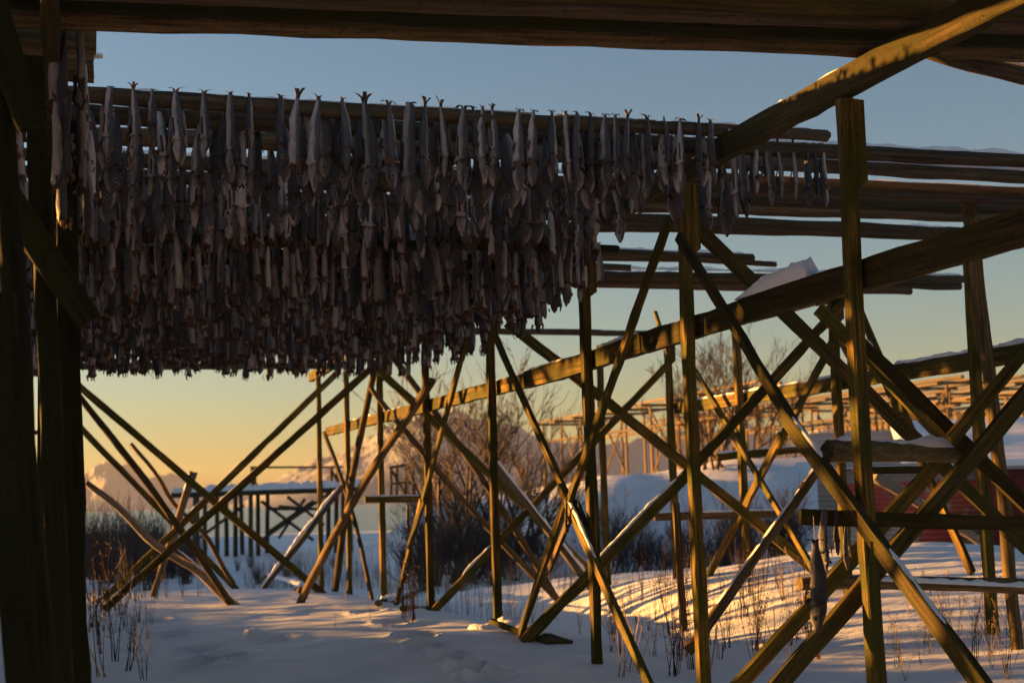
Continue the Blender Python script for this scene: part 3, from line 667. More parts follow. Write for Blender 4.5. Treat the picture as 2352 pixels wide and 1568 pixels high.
# partners hanging on the far side of the front pole
kb = -1
for i in range(len(FRONT)):
    px, pb, pwid = FRONT[i]
    if rng.random() < .25: continue
    kb += 1; X = onY((px+rng.uniform(-10, 12), 280), y0+.07).x; ln = rng.uniform(.46, .66)
    add_fish(HEADM[rng.randrange(NV)], fish_matrix(X, y0+.07, zt+.03, ln, hang_angle(), 1, (rng.uniform(-.02, .05), rng.uniform(-.05, .05)), rng.uniform(.85, 1.1)),
             'stockfish half hidden on the far side of the frontmost pole, %s from the left there' % ordinal(kb), 'stockfish behind the frontmost pole')
# fish to the right of the middle bent
RIGHT = [(1657, 445, 18), (1685, 500, 24), (1704, 461, 20), (1736, 445, 30), (1763, 475, 24), (1787, 458, 22), (1822, 458, 22), (1852, 475, 22), (1871, 452, 18), (1887, 476, 16), (1756, 410, 26), (1722, 420, 22)]
for i, (px, pb, pwid) in enumerate(RIGHT):
    yy = POLE_Y[1] + (-.08 if i < 10 else .05); X = onY((px, 360), yy).x; top = POLE_Z[1]+.03; ln = top-onY((px, pb), yy).z
    v = rng.randrange(NV)
    lab = ['grey stockfish close behind the slanting beam, lowest of the right group', 'dark long stockfish just right of the slanting beam', 'slim stockfish third right of the slanting beam'][i] if i < 3 else ('rightmost slim stockfish on the right group, mouth open downward' if i == 9 else ('stockfish right of the slanting beam, %s from the left of that group' % ordinal(i) if i < 10 else 'dark stockfish tucked behind the slanting beam, %s one' % ('upper' if i == 10 else 'inner')))
    add_fish(HEADM[v], fish_matrix(X, yy, top, ln, hang_angle(), 1, (rng.uniform(-.05, .03), rng.uniform(-.04, .04)), min(1.35, max(.7, (pwid*10.7/3267)/(ln*.2)))), lab)
for i, (px, pb, pwid) in enumerate([(1630, 530, 28), (1661, 545, 26), (1692, 505, 20), (1712, 500, 22), (1545, 512, 36)]):
    yy = POLE_Y[2] if i < 4 else POLE_Y[1]-.07; X = onY((px, 420), yy).x; top = POLE_Z[2]+.03; ln = min(.78, top-onY((px, pb), yy).z)
    add_fish(HEADM[rng.randrange(NV)], fish_matrix(X, yy, top, ln, hang_angle(), 1, (0, 0), 1.0), ['large dark stockfish low behind the post top, left one', 'large dark stockfish low behind the post top, right one', 'small stockfish low under the right group, left one', 'small stockfish low under the right group, right one', 'large stockfish hanging just left of the post top'][i])
# nearer fish at upper left, in the next bay
for i, (px, pt, pb, pwid, Yn) in enumerate([(120, 60, 255, 40, 8.9), (148, 70, 330, 36, 8.9), (180, 50, 340, 42, 8.9), (194, 150, 330, 26, 9.4), (208, 300, 460, 30, 9.9), (160, 230, 420, 36, 8.6), (128, 235, 440, 34, 8.6), (186, 255, 450, 32, 8.6), (150, 330, 520, 32, 8.6), (196, 380, 560, 30, 9.0)]):
    X = onY((px, pt), Yn).x; top = onY((px, pt), Yn).z; ln = top-onY((px, pb), Yn).z
    lb_ = ['big shadowed stockfish at the upper left corner, leftmost under the beam', 'shadowed stockfish second from the left corner under the top beam', 'large shadowed stockfish hanging just left of the square timber ends', 'slim stockfish close beside the square timber ends', 'stockfish hanging below the square timber ends beside the first pole', 'shadowed stockfish in the middle of the upper left bunch', 'shadowed stockfish at the left of the upper left bunch by the dark post', 'stockfish in front of the dark post, left one of the lower bunch', 'stockfish in front of the dark post, right one of the lower bunch', 'ragged stockfish hanging against the top of the dark post', 'lowest stockfish of the upper left bunch, right of the dark post'][i]
    add_fish((BAREM if i != 3 else HEADM)[rng.randrange(NV)], fish_matrix(X, Yn, top, ln, hang_angle(), 1, (0, 0), min(1.3, (pwid*Yn/3267)/(ln*.2))), lb_, 'stockfish at upper left')
def row(i, xa, xb, front):
    """positions of fish along pole i"""
    out = []; x = xa
    while x < xb:
        x += rng.uniform(*((.12, .22) if i < 3 else ((.07, .115) if i in (4, 5) else (.09, .165))))
        out.append((x, POLE_Y[i]+(-.07 if rng.random() < .5 else .07), POLE_Z[i]+rng.uniform(.0, .05), rng.uniform(.44, .66) if i not in (4, 5) else rng.uniform(.60, .80), hang_angle(), (rng.uniform(-.05, .05), rng.uniform(-.05, .05)), rng.uniform(.78, 1.12)*(.78 if i in (4, 5) else 1)))
    return [o for o in out if o[0] < xb]
LIM = {1: 4.95, 2: 5.0, 3: 5.02, 4: 5.05, 5: 4.95, 6: 4.9, 7: 4.9, 8: 5.0, 9: 4.9, 10: 4.9, 11: 4.9, 12: 4.85, 13: 4.8, 14: 4.8, 15: 4.7, 16: 4.75, 17: 4.9, 18: 4.9, 19: 4.95, 20: 4.3}
stuff_rows = []
TIER2 = [13.2+.62*i for i in range(14)]
for i, y in enumerate(TIER2):
    zz = 4.17
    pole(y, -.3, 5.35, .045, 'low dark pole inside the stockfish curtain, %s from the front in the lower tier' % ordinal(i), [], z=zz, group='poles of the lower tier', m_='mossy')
    x = -.15
    while x < 5.08:
        x += rng.uniform(.10, .18)
        stuff_rows.append((rng.random() < (.5 if i < 3 else .06), x, y+rng.choice((-.06, .06)), zz+.04, rng.uniform(.42, .66), hang_angle(), (rng.uniform(-.06, .06), rng.uniform(-.06, .06)), rng.uniform(.85, 1.2)))
def headed_row(i): return rng.random() < (.95 if i < 4 else (.55 if i < 6 else .08))
for i in range(1, len(POLE_Y)):
    for kf, (x, y, z, ln, an, ti, ft) in enumerate(row(i, .05 if i < 4 else -.12, LIM[i], False)):
        hd = headed_row(i)
        if count < 300 and i <= 5:
            add_fish((HEADM if hd else BAREM)[rng.randrange(NV)], fish_matrix(x, y, z, ln*(1 if hd else .92), an, 1, ti, ft*1.12),
                     '%s stockfish hanging from the %s pole, %s from the left in that row' % ('short' if ln < .5 else ('long' if ln > .6 else 'middling'), ORD[i], ordinal(kf)), 'stockfish of the %s pole' % ORD[i])
        else: stuff_rows.append((hd, x, y, z, ln*(1 if hd else .95), an, ti, ft))
def fish_mass(name, rows, label):
    VV, FF, MM, BB, TT = [], [], [], [], []; n = 0
    for (hd, x, y, z, ln, an, ti, ft) in rows:
        A = rng.choice(HEADL if hd else BAREL); mw = np.array(fish_matrix(x, y, z, ln, an, 1, ti, ft))
        v = A[0] @ mw[:3, :3].T + mw[:3, 3]; VV.append(v); FF += [tuple(int(q)+n for q in f) for f in A[1]]; MM += list(A[2]); BB.append(A[3]); TT.append(np.full(len(v), rng.random())); n += len(v)
    me = fish_mesh(name, np.concatenate(VV), FF, MM, np.concatenate(BB), np.concatenate(TT))
    return tag(link(name, me), label, 'fish', kind='stuff')
fish_mass('stockfish_mass', stuff_rows, 'dense mass of headless grey stockfish hanging in the hindmost rows')
lr = []
for i, y in enumerate([8.9, 9.5]+POLE_Y+[24.2, 24.9, 25.6, 26.3, 27.0]):
    x = -.16 if y > 10 else -.30
    while x > -8.5:
        x -= rng.uniform(.13, .21) if x > -1.2 else rng.uniform(.16, .3)
        lr.append((False, x, y+rng.choice((-.07, .07)), 4.66+rng.uniform(0, .05), rng.uniform(.44, .62), hang_angle(), (rng.uniform(-.05, .05), rng.uniform(-.05, .05)), rng.uniform(.85, 1.15)))
for y in TIER2+[21.9, 22.5]:  # lower tier at left, added to shade the near end of the middle beam
    x = -.3
    while x > (-6.2 if y < 17.6 else -1.2):
        x -= rng.uniform(.14, .26)
        lr.append((False, x, y+rng.choice((-.06, .06)), 4.2, rng.uniform(.42, .66), hang_angle(), (0, 0), rng.uniform(.85, 1.15)))
fish_mass('stockfish_mass', lr, 'mass of stockfish in the next bays at far left, lower tier added for shade')
for i, y in enumerate([9.5]+POLE_Y+[24.2, 24.9, 25.6, 26.3, 27.0]):
    tag(log_thing('fish_pole', (-9.6, y+.02, 4.66), (-.28, y, 4.66), .05, .055, None, None, 'pole', bow=.003), 'dark pole over the shadowed fish of the next bay at left', 'pole', 'poles of the next bay')

# unseen poles over and behind the viewer, added to dim the sky light
segs_b = []; y = 6.5
V_, F_ = [], []
while y > -9:
    for a_ in (0,):
        b0 = len(V_)
        for xx_ in (-5.6, 11.0):
            for jj in range(6): V_.append((xx_, y+.07*math.cos(jj*1.0472), 4.66+.07*math.sin(jj*1.0472)))
        for jj in range(6): F_.append((b0+jj, b0+(jj+1) % 6, b0+6+(jj+1) % 6, b0+6+jj))
    y -= .42
tag(link('sky_shade_poles', mk('sky_shade_poles', V_, F_, M['pole'])), 'added round poles behind the viewer that shade off sky light', 'pole', kind='stuff')

# string-hung fish on the low rail
def twine(name, pts, r=.0022, parent=None, m_='twine'):
    V = []; F = []
    for p in pts:
        for j in range(3):
            a = j/3*6.283; V.append((p[0]+r*math.cos(a), p[1]+r*math.sin(a), p[2]))
    for i in range(len(pts)-1):
        for j in range(3): F.append((i*3+j, i*3+(j+1) % 3, i*3+3+(j+1) % 3, i*3+3+j))
    o = Vector(pts[0]); return link(name, mk(name, [Vector(v)-o for v in V], F, M[m_]), loc=o, parent=parent)
YR = 8.50
def rail_fish(px, pt, pb, wid, label, me, ang, YY=YR, tilt=(0, 0)):
    a = onY((px, pt), YY); b2 = onY((px, pb), YY); ln = a.z-b2.z
    return add_fish(me, fish_matrix(a.x, YY, a.z, ln, ang, 1, tilt, (wid*8.5/3267)/(ln*.2)), label)
fo = rail_fish(1872, 1245, 1450, 44, 'large split stockfish hanging by a string from the low rail', HEADM[3], R(150), 8.42, (0, -.05))
top = onY((1872, 1245), 8.42)
twine('string', [tuple(top), tuple(onY((1868, 1185), 8.53))], parent=fo); twine('string', [tuple(top+Vector((.01, 0, .0))), tuple(onY((1890, 1172), 8.56))], parent=fo)
rail_fish(1894, 1172, 1312, 27, 'dark stockfish tied over the low rail, left of two', HEADM[5], R(100), 8.52)
rail_fish(1920, 1172, 1276, 20, 'smaller stockfish tied over the low rail beside the big brace', HEADM[8], R(60), 8.52)
rail_fish(1943, 1200, 1310, 20, 'pale thin stockfish half behind the nearest post', HEADM[1], R(20), 8.9)
q = onX((1302, 1142), 5.0); 
add_fish(BAREM[4], fish_matrix(q.x, q.y, q.z, .36, R(20), 1, (0, .04), .55), 'shrivelled stockfish strip hanging where two braces cross in the middle')
q = onX((1311, 1148), 5.02); add_fish(BAREM[6], fish_matrix(q.x+.08, q.y, q.z, .26, R(80), 1, (0, -.05), .5), 'small dark stockfish scrap behind the middle brace crossing')
q = onY((194, 1098), 9.0); add_fish(BAREM[2], fish_matrix(q.x, 9.0, q.z, .20, R(90), 1, (0, 0), .8), 'small fish scrap tied to the dark post at left')
q = onY((937, 1152), 23.7)
add_fish(BAREM[1], fish_matrix(q.x, 23.7, q.z, .50, R(10), 1, (0, 0), 1.1), 'reddish ragged stockfish hanging from the short lit rail')

# ------------------------------------------------------------------ loose timber leaning and lying about
def lean(a, b_, Y, ra, rb, label, m_='log', snow=(), e0=0, e1=.3, Yb=None, **k):
    p, q = ext(onY(a, Y), onY(b_, Yb or Y), e0, e1)
    return log_thing('leaning_log', p, q, ra, rb, label, 'log', m_, snow, **k)
lean((186, 921), (510, 1360), 24.3, .055, .06, 'straight brown log leaning between the crossed braces at left', e0=.5)
lean((200, 1104), (527, 1367), 24.6, .05, .075, 'long crooked log with snow on it leaning low at left', 'pale', [(.55, .95, .03, .2)], wav=.10, bow=.02)
lean((298, 1020), (517, 1309), 27.6, .035, .05, 'thin bent branch standing among the crossed braces at left', wav=.12, bow=.02)
lean((443, 1083), (352, 1377), 27.3, .075, .06, 'pale snowy log standing nearly upright among the left braces', 'pale', [(.0, .6, .02, .3)], wav=.06)
lean((794, 1107), (599, 1360), 29.4, .055, .065, 'log lined with snow leaning right of the left cross', 'log', [(.05, .9, .06)], wav=.04)
lean((1121, 1050), (1345, 1332), 20.4, .062, .07, 'snow lined sunlit log leaning behind the middle post', 'pale', [(.02, .98, .05)])
lean((1905, 1040), (1620, 1439), 12.9, .052, .055, 'long brown log with frost leaning from the big brace to the snow', 'log', [(.02, .8, .012, .4)])
lean((2006, 1093), (2260, 1250), 25, .12, .10, 'pale thick log leaning in front of the red shed', 'pale', [(.35, .6, .06)])
lean((2219, 432), (2336, 1568), 12.45, .075, .062, 'round weathered log standing beside the square post at right', 'log', e0=.0, e1=.4, Yb=12.2, bow=.012, wav=.03)
# timber on the snow
def lying(a, b_, ra, rb, label, snow, name='driftwood', dz=0, plank=None):
    p = onG(a); q = onG(b_); p.z += ra*.6+dz; q.z += rb*.4
    if plank:
        o = link(name, plank_mesh(name, (q-p).length, plank[0], plank[1], M['sawn_dark'], cut1=.5), mw=frame(p, q, (0, 0, 1))); tag(o, label, 'plank')
        for s in snow: snow_on(o, p, q, plank[1]/2, plank[0]*.95, *s)
    else: o = log_thing(name, p, q, ra, rb, label, 'log', 'log', snow)
    return o
lying((612, 1336), (700, 1362), .10, .10, 'short snowy log lying on the crest at left', [(.05, .95, .08)], dz=.12)
lying((1143, 1446), (1288, 1478), .02, .02, 'snow covered dark plank lying at the foot of the middle post', [(.02, .80, .09)], name='fallen_plank', dz=.10, plank=(.26, .06))
lying((868, 1396), (975, 1352), .05, .05, 'snowy stick lying against the posts, upper of two', [(.05, .6, .04)], dz=.05)
lying((925, 1406), (990, 1376), .05, .05, 'dark stick lying against the posts, lower of two', [], dz=.03)
# snow lumps
def lump(p, s, label):
    q = onG(p); SEED[0] += 1; off = SEED[0]*2.3; V = []; F = []; nu, nv = 12, 7
    for i in range(nv):
        ph = i/(nv-1)*math.pi*.6
        for j in range(nu):
            a = j/nu*2*math.pi; d = Vector((math.cos(a)*math.sin(ph), math.sin(a)*math.sin(ph), math.cos(ph)))
            k = 1+.5*mnoise.noise(d*1.6+Vector((off, 0, 0)))
            V.append((d.x*s[0]*k, d.y*s[1]*k, d.z*s[2]*k-.02))
    for i in range(nv-1):
        for j in range(nu): F.append((i*nu+j, i*nu+(j+1) % nu, (i+1)*nu+(j+1) % nu, (i+1)*nu+j))
    tag(link('snow_lump', mk('snow_lump', V, [tuple(reversed(f)) for f in F], M['cap'], smooth=True), loc=q), label, 'snow lump')
lump((582, 1460), (.16, .12, .10), 'sunlit broken lump of snow in the foreground')
def snow_block(p0, p1, width, h0, h1):
    ax = p1-p0; ln = ax.length; ax.normalize(); up = Vector((0, 0, 1)); sd_ = ax.cross(up); k = 22; V = []; F = []
    prof = [(-1, 0), (-1.02, .35), (-.92, .75), (-.6, .97), (0, 1), (.6, .97), (.92, .75), (1.02, .35), (1, 0)]; n = len(prof)
    for i in range(k+1):
        s = i/k; h = (h0+(h1-h0)*s)*min(1, (s*k/2.0+.15), ((1-s)*k/9.0+.03)**.8)*(1+.10*mnoise.noise(Vector((s*5, 3, 0))))
        for x, q in prof: V.append(ax*(ln*s)+sd_*(x*width/2*(1+.25*mnoise.noise(Vector((s*6, x*2, q*2)))))+up*(h*q*(1+.22*mnoise.noise(Vector((s*16, x*4, 7))))))
    for i in range(k):
        for j in range(n-1): F.append((i*n+j, i*n+j+1, (i+1)*n+j+1, (i+1)*n+j))
    F.append(tuple(range(n))); F.append(tuple(k*n+j for j in range(n-1, -1, -1)))
    tag(link('snow_block', mk('snow_block', V, F, M['cap'], smooth=True), loc=p0), 'long block of snow lying on the slanting middle beam', 'snow block')
snow_block(Vector((L2+.11, 9.25, 3.264)), Vector((L2+.11, 10.45, 3.255)), .13, .15, .12)
lump((1115, 1442), (.20, .18, .09), 'rounded snow lump left of the fallen plank')
lump((676, 1378), (.12, .1, .06), 'small snow lump on the crest beside the brace foot')

# ------------------------------------------------------------------ bare bushes, willows and weeds
def tubes(segs, sides=3):
    """segs: (p, q, rp, rq)"""
    V = []; F = []
    for p, q, ra, rb in segs:
        d = (q-p); l = d.length
        if l < 1e-6: continue
        d /= l; t = Vector((0, 0, 1)) if abs(d.z) < .9 else Vector((1, 0, 0)); x = d.cross(t).normalized(); y = d.cross(x); b0 = len(V)
        for c, r in ((p, ra), (q, rb)):
            for j in range(sides):
                a = j/sides*6.2832; V.append(c+x*(r*math.cos(a))+y*(r*math.sin(a)))
        for j in range(sides): F.append((b0+j, b0+(j+1) % sides, b0+sides+(j+1) % sides, b0+sides+j))
    return V, F
def grow(rr, p, d, ln, r, depth, out, spread=.5, up=.12, nseg=4, kids=(3, 5), minr=.004, shrink=.66):
    q = p; rad = r; pts = [(p, r)]
    for i in range(nseg):
        d = (d+Vector((rr.gauss(0, .13), rr.gauss(0, .13), rr.gauss(0, .08)+up))).normalized()
        q2 = q+d*(ln/nseg); r2 = max(minr*.6, rad*.84); out.append((depth, q, q2, rad, r2)); q = q2; rad = r2; pts.append((q, rad, d))
    if depth <= 0: return
    for _ in range(rr.randint(*kids)):
        c = pts[rr.randint(1, nseg)]; a = Vector((rr.gauss(0, 1), rr.gauss(0, 1), rr.gauss(0, .5))); a = (a-c[2]*a.dot(c[2])).normalized()
        grow(rr, c[0], (c[2]+a*spread*rr.uniform(.6, 1.5)).normalized(), ln*shrink*rr.uniform(.7, 1.1), max(minr, c[1]*.62), depth-1, out, spread, up, nseg, kids, minr, shrink)
def bush_meshes(name, seed, hgt, stems, depth, r, m_, spread=.5, fan=.5, kids=(3, 5), minr=.006):
    rr = random.Random(seed); out = []
    for s in range(stems):
        d = Vector((rr.gauss(0, fan), rr.gauss(0, fan), 1)).normalized()
        grow(rr, Vector((rr.gauss(0, .12*hgt*.3), rr.gauss(0, .12*hgt*.3), -.1)), d, hgt*rr.uniform(.4, .6), r*rr.uniform(.7, 1.1), depth, out, spread=spread, kids=kids, minr=minr)
    big = [o[1:] for o in out if o[0] >= depth-1]; small = [o[1:] for o in out if o[0] < depth-1]
    a = mk('stem', *tubes(big, 5), M[m_]); b2 = mk('twigs', *tubes(small, 3), M[m_]); return a, b2
def place_bush(name, ms, p, s, label, group=None, cat='bush', rot=None):
    t = thing(name, p, label, cat, group); t.scale = (s, s, s); t.rotation_euler.z = rng.uniform(0, 6.28) if rot is None else rot
    for nm, me in zip(('stem', 'twigs'), ms):
        o = bpy.data.objects.new(nm, me); COL.objects.link(o); o.parent = t
    return t
def at_dist(px, D):
    q = onD((px, 1150), D); return Vector((q.x, q.y, float(base_height(q.x, q.y))))
TREE = [bush_meshes('tree', 900+i, 5.0, 6, 4, .065, 'twig', spread=.55, fan=.42, kids=(3, 4), minr=.009) for i in range(2)]
for i, (px, D, s, lab) in enumerate([(1040, 44, 1.45, 'largest bare bush with a fan of branches left of the middle post'), (1140, 47, 1.4, 'tall bare bush fanning out just behind the middle post'), (1000, 50, .95, 'lower bare bush at the left side of the bush clump'),
                                   (1215, 50, 1.1, 'bare bush at the right side of the bush clump'), (1650, 52, 1.15, 'tall bare bush rising behind the lit beam at right'), (1740, 56, 1.05, 'bare bush behind the sunlit far racks at right'), (1610, 60, .85, 'thin bare bush left behind the right lit beam')]):
    place_bush('bare_bush', TREE[i % 2], at_dist(px, D), s, lab)
LOW = [bush_meshes('bush', 950+i, 2.2, 12, 3, .022, 'twig', spread=.5, fan=.45, kids=(3, 5), minr=.006) for i in range(3)]
for i, (px, D, s) in enumerate(sorted([(960, 40, .8), (1000, 42, .95), (1050, 41, 1.0), (1090, 43, .9), (1130, 42, 1.0), (1180, 44, .95), (1230, 45, .7), (930, 46, .75), (985, 36, .5), (1060, 35, .45), (975, 44, 1.1), (1070, 46, 1.25), (1155, 46, 1.25), (1250, 46, .9)])):
    place_bush('thicket_bush', LOW[i % 3], at_dist(px, D), s, 'dense bush in the thicket behind the middle posts, %s from the left' % ordinal(i), 'thicket bushes behind the middle posts')
BK_ = [(1400+i*43+rng.uniform(-8, 8), rng.uniform(39, 46), rng.uniform(.7, 1.3)) for i in range(11)]
for i, (px, D, s) in enumerate(BK_):
    place_bush('bank_bush', LOW[(i+1) % 3], at_dist(px, D), s, 'bare bush on the snow bank slope behind the right posts, %s from the left' % ordinal(i), 'bushes along the snow bank')
WIL = [bush_meshes('willow', 980+i, 2.0, 22, 1, .016, 'twig2', spread=.25, fan=.16, kids=(2, 4), minr=.006) for i in range(3)]
for i in range(32):
    px = 190+i*8.1+rng.uniform(-6, 6); D = rng.uniform(46, 62)
    if px > 430 and D < 54: continue
    place_bush('willow_bush', WIL[i % 3], at_dist(px, D), rng.uniform(1.2, 1.7)*(1.1 if px < 380 else .8), 'upright dark willow bush in the thicket by the sea, about %s from the left' % ordinal(i), 'willow bushes at left')
for i in range(9):
    place_bush('willow_bush', WIL[i % 3], at_dist(rng.choice((rng.uniform(640, 860), rng.uniform(540, 660))), rng.uniform(48, 60)), rng.uniform(.3, .55), 'low reddish willow sprigs in the snow below the sea', 'low willow sprigs')
# reed-like dry grass on the lower ground
segs = []
for _ in range(900):
    px = rng.uniform(560, 880) if rng.random() < .6 else rng.uniform(880, 1400); D = rng.uniform(40, 62) if px < 880 else rng.uniform(24, 40)
    p = at_dist(px, D); h = rng.uniform(.3, .9); q = p+Vector((rng.gauss(0, .08), rng.gauss(0, .08), h)); segs.append((p, (p+q)/2+Vector((rng.gauss(0, .02), 0, 0)), .006, .005)); segs.append((segs[-1][1], q, .005, .002))
tag(link('dry_grass', mk('dry_grass', *tubes(segs, 3), M['straw'])), 'dry reeds standing in the lower snow', 'grass', kind='stuff')

def weed(p, seed, h, n, kind, lean_=.12):
    """a clump of dead stems with side twigs and seed heads"""
    rr = random.Random(seed); segs = []
    for s in range(n):
        q = Vector((rr.gauss(0, .03), rr.gauss(0, .03), -.05)); segs.append((Vector((0, 0, -.16)), q, .008, .006)); d = Vector((rr.gauss(0, lean_), rr.gauss(0, lean_), 1)).normalized(); L_ = h*rr.uniform(.6, 1.0); k = 7; r = .0075*rr.uniform(.8, 1.3)
        for i in range(k):
            d = (d+Vector((rr.gauss(0, .05), rr.gauss(0, .05), 0))).normalized(); q2 = q+d*(L_/k); segs.append((q, q2, r, r*.82)); r *= .84
            if kind == 'twiggy' and i > 1:
                for _ in range(rr.randint(1, 3)):
                    a = Vector((rr.gauss(0, 1), rr.gauss(0, 1), rr.uniform(.2, 1.2))).normalized(); e = q2+a*L_*rr.uniform(.05, .13); segs.append((q2, e, r*.7, r*.4))
                    e2 = e+Vector((rr.gauss(0, .3), rr.gauss(0, .3), 1)).normalized()*L_*.05; segs.append((e, e2, r*.45, r*.3))
            if kind == 'dock' and i >= 3:
                for _ in range(5):
                    a = Vector((rr.gauss(0, 1), rr.gauss(0, 1), rr.uniform(-.6, .6))).normalized(); segs.append((q2, q2+a*rr.uniform(.012, .03), .006, .003))
            q = q2
        if kind == 'grass':
            for _ in range(7):
                a = Vector((rr.gauss(0, .5), rr.gauss(0, .5), rr.uniform(-.2, 1))).normalized(); segs.append((q, q+a*.05, .004, .001)); q = q-d*.012
    return segs
WT = {}
for kd, mt in (('twiggy', 'weed2'), ('dock', 'weed'), ('grass', 'straw')):
    WT[kd] = [mk('weed', *tubes(weed(None, 60+i+hash(kd[0]) % 1, 1.0, 5 if kd != 'grass' else 4, kd, .16), 3), M[mt]) for i in range(5)]
def place_weed(px, py, h, kd, label, group, D=None):
    q = onG((px, py)) if D is None else at_dist(px, D)
    if q is None: return
    q.z = gz(q.x, q.y)
    nm = {'twiggy': 'dead_weed', 'dock': 'dock_weed', 'grass': 'dry_grass_tuft'}[kd]
    kw_ = {'twiggy': 'twiggy dark', 'dock': 'reddish seeded', 'grass': 'straw coloured'}[kd]; label = kw_+' '+label; group = kw_+' '+group
    o = link(nm, rng.choice(WT[kd]), loc=q); o.scale = (h*rng.uniform(.7, 1), h*rng.uniform(.7, 1), h); o.rotation_euler = (rng.uniform(-.12, .12), rng.uniform(-.12, .12), rng.uniform(0, 6.28)); tag(o, label, 'weed' if kd != 'grass' else 'grass tuft', group)
tag_l = ('dead stems beside the dark posts at left', 'weeds by the left posts')
for px, py, h, kd in [(215, 1380, 1.5, 'dock'), (228, 1390, 1.7, 'dock'), (240, 1400, 1.2, 'twiggy'), (265, 1400, 1.0, 'grass'), (250, 1380, 1.6, 'twiggy'), (300, 1375, 1.1, 'twiggy'), (285, 1440, .9, 'twiggy'), (235, 1500, .9, 'twiggy'), (290, 1540, 1.0, 'twiggy'), (330, 1560, .8, 'twiggy'), (205, 1450, 1.0, 'grass'), (385, 1370, .9, 'twiggy'), (330, 1372, .9, 'twiggy'), (420, 1368, .8, 'twiggy'), (455, 1368, .7, 'twiggy'), (212, 1440, 1.3, 'twiggy'), (225, 1480, 1.1, 'dock'), (246, 1445, 1.4, 'twiggy'), (262, 1520, 1.1, 'twiggy'), (275, 1410, 1.2, 'dock'), (305, 1500, .9, 'twiggy'), (318, 1425, .9, 'grass'), (340, 1470, .8, 'twiggy'), (228, 1555, 1.2, 'grass'), (310, 1380, 1.2, 'twiggy'), (360, 1374, 1.0, 'twiggy'), (20, 1500, .9, 'grass'), (48, 1460, .9, 'twiggy')]:
    place_weed(px, py, h, kd, *tag_l)
for px, py, h in [(930, 1425, 1.05), (948, 1428, 1.25), (938, 1432, .9)]:
    place_weed(px, py, h, 'dock', 'dock stems standing before the posts left of centre', 'dock stems left of centre')
for px, py, h, kd in [(795, 1375, .5, 'grass'), (770, 1440, .3, 'grass'), (850, 1425, .3, 'grass')]:
    place_weed(px, py, h, kd, 'thin stems poking from the smooth foreground snow', 'straw in the foreground')
for i in range(66):
    px = rng.uniform(1395, 1880); py = rng.uniform(1340, 1560)-.08*(px-1400)*(rng.random() < .4)
    place_weed(px, max(py, 1330), rng.uniform(.5, 1.15), rng.choice(('twiggy', 'twiggy', 'dock', 'grass')), 'dead stems standing in the snow between the right hand posts', 'weeds between the right hand posts')
for i in range(32):
    px = rng.uniform(2030, 2352); py = rng.uniform(1400, 1568)
    place_weed(px, py, rng.uniform(.4, .85), rng.choice(('twiggy', 'grass', 'grass')), 'dead stems at lower right of the big brace', 'weeds at lower right')
for i in range(14):
    place_weed(rng.uniform(1000, 1330), 0, rng.uniform(.4, .8), rng.choice(('dock', 'grass', 'twiggy')), 'dead stems in the snow hollow behind the middle posts', 'weeds in the hollow', D=rng.uniform(19, 30))

# ------------------------------------------------------------------ red corrugated shed
m, nt, b = mat('rusty_red_paint'); L = nt.links.new
tc = N(nt, "ShaderNodeTexCoord"); mp = N(nt, "ShaderNodeMapping"); mp.inputs["Scale"].default_value = (1, 1, .45); L(tc.outputs["Object"], mp.inputs[0])
n1 = N(nt, "ShaderNodeTexNoise"); n1.inputs["Scale"].default_value = 1.5; n1.inputs["Detail"].default_value = 7; L(mp.outputs[0], n1.inputs[0])
rp = ramp(nt, [(.30, (.40, .075, .055)), (.50, (.52, .12, .085)), (.56, (.30, .14, .09)), (.64, (.55, .48, .42))]); L(n1.outputs[0], rp.inputs[0]); L(rp.outputs[0], b.inputs["Base Color"]); b.inputs["Roughness"].default_value = .6
M['red'] = m
M['zinc'] = flat('rusty_zinc', (.32, .29, .26)); M['darkred'] = flat('dark_red_boards', (.12, .025, .02))
SD = 40.0
def shed_pt(px, z, D): q = onD((px, 1130), D); return Vector((q.x, q.y, z))
s0 = shed_pt(1878, 0, SD); s1 = shed_pt(2600, 0, SD+2.9)
shed = thing('corrugated_shed', s0, 'low red corrugated iron shed with snow on its roof', 'shed')
rd = ray(1866, 1130); u = Vector((rd.y, -rd.x, 0)).normalized(); nrm = Vector((u.y, -u.x, 0))
if nrm.y > 0: nrm = -nrm
def corr(name, x0, x1, z0, z1, m_, pitch=.14, dep=.035, out=0):
    k = int((z1-z0)/pitch*4); V = []; F = []
    for i in range(k+1):
        z = z0+(z1-z0)*i/k; d = out+dep*math.sin(i/4*2*math.pi)
        for x in (x0, x1): V.append(s0+u*x+nrm*d+Vector((0, 0, z))-s0)
    for i in range(k): F.append((2*i, 2*i+1, 2*i+3, 2*i+2))
    return link(name, mk(name, V, F, M[m_]), loc=s0, parent=shed)
zb = -.9; zt_ = 2.25
xx = 0; cols = ['zinc', 'red', 'red', 'red', 'red', 'red', 'red']; ws = [.55, 1.4, 1.5, 1.3, 1.5, 1.6, 1.3]
for c, w in zip(cols, ws):
    corr('wall_sheet', xx, xx+w-.01, zb, zt_-.42, c, out=.01*rng.random()); corr('wall_sheet', xx, xx+w-.012, zt_-.42, zt_, 'zinc', out=.03); xx += w
def boxpart(name, parent, o, x0, x1, d0, d1, z0, z1, m_, tilt=0):
    V = []
    for z in (z0, z1):
        for x, d in ((x0, d0), (x1, d0), (x1, d1), (x0, d1)): V.append(u*x+nrm*d+Vector((0, 0, z+tilt*(-(d-d0)))))
    return link(name, mk(name, V, [(0, 3, 2, 1), (4, 5, 6, 7), (0, 1, 5, 4), (1, 2, 6, 5), (2, 3, 7, 6), (3, 0, 4, 7)], M[m_]), loc=o, parent=parent)
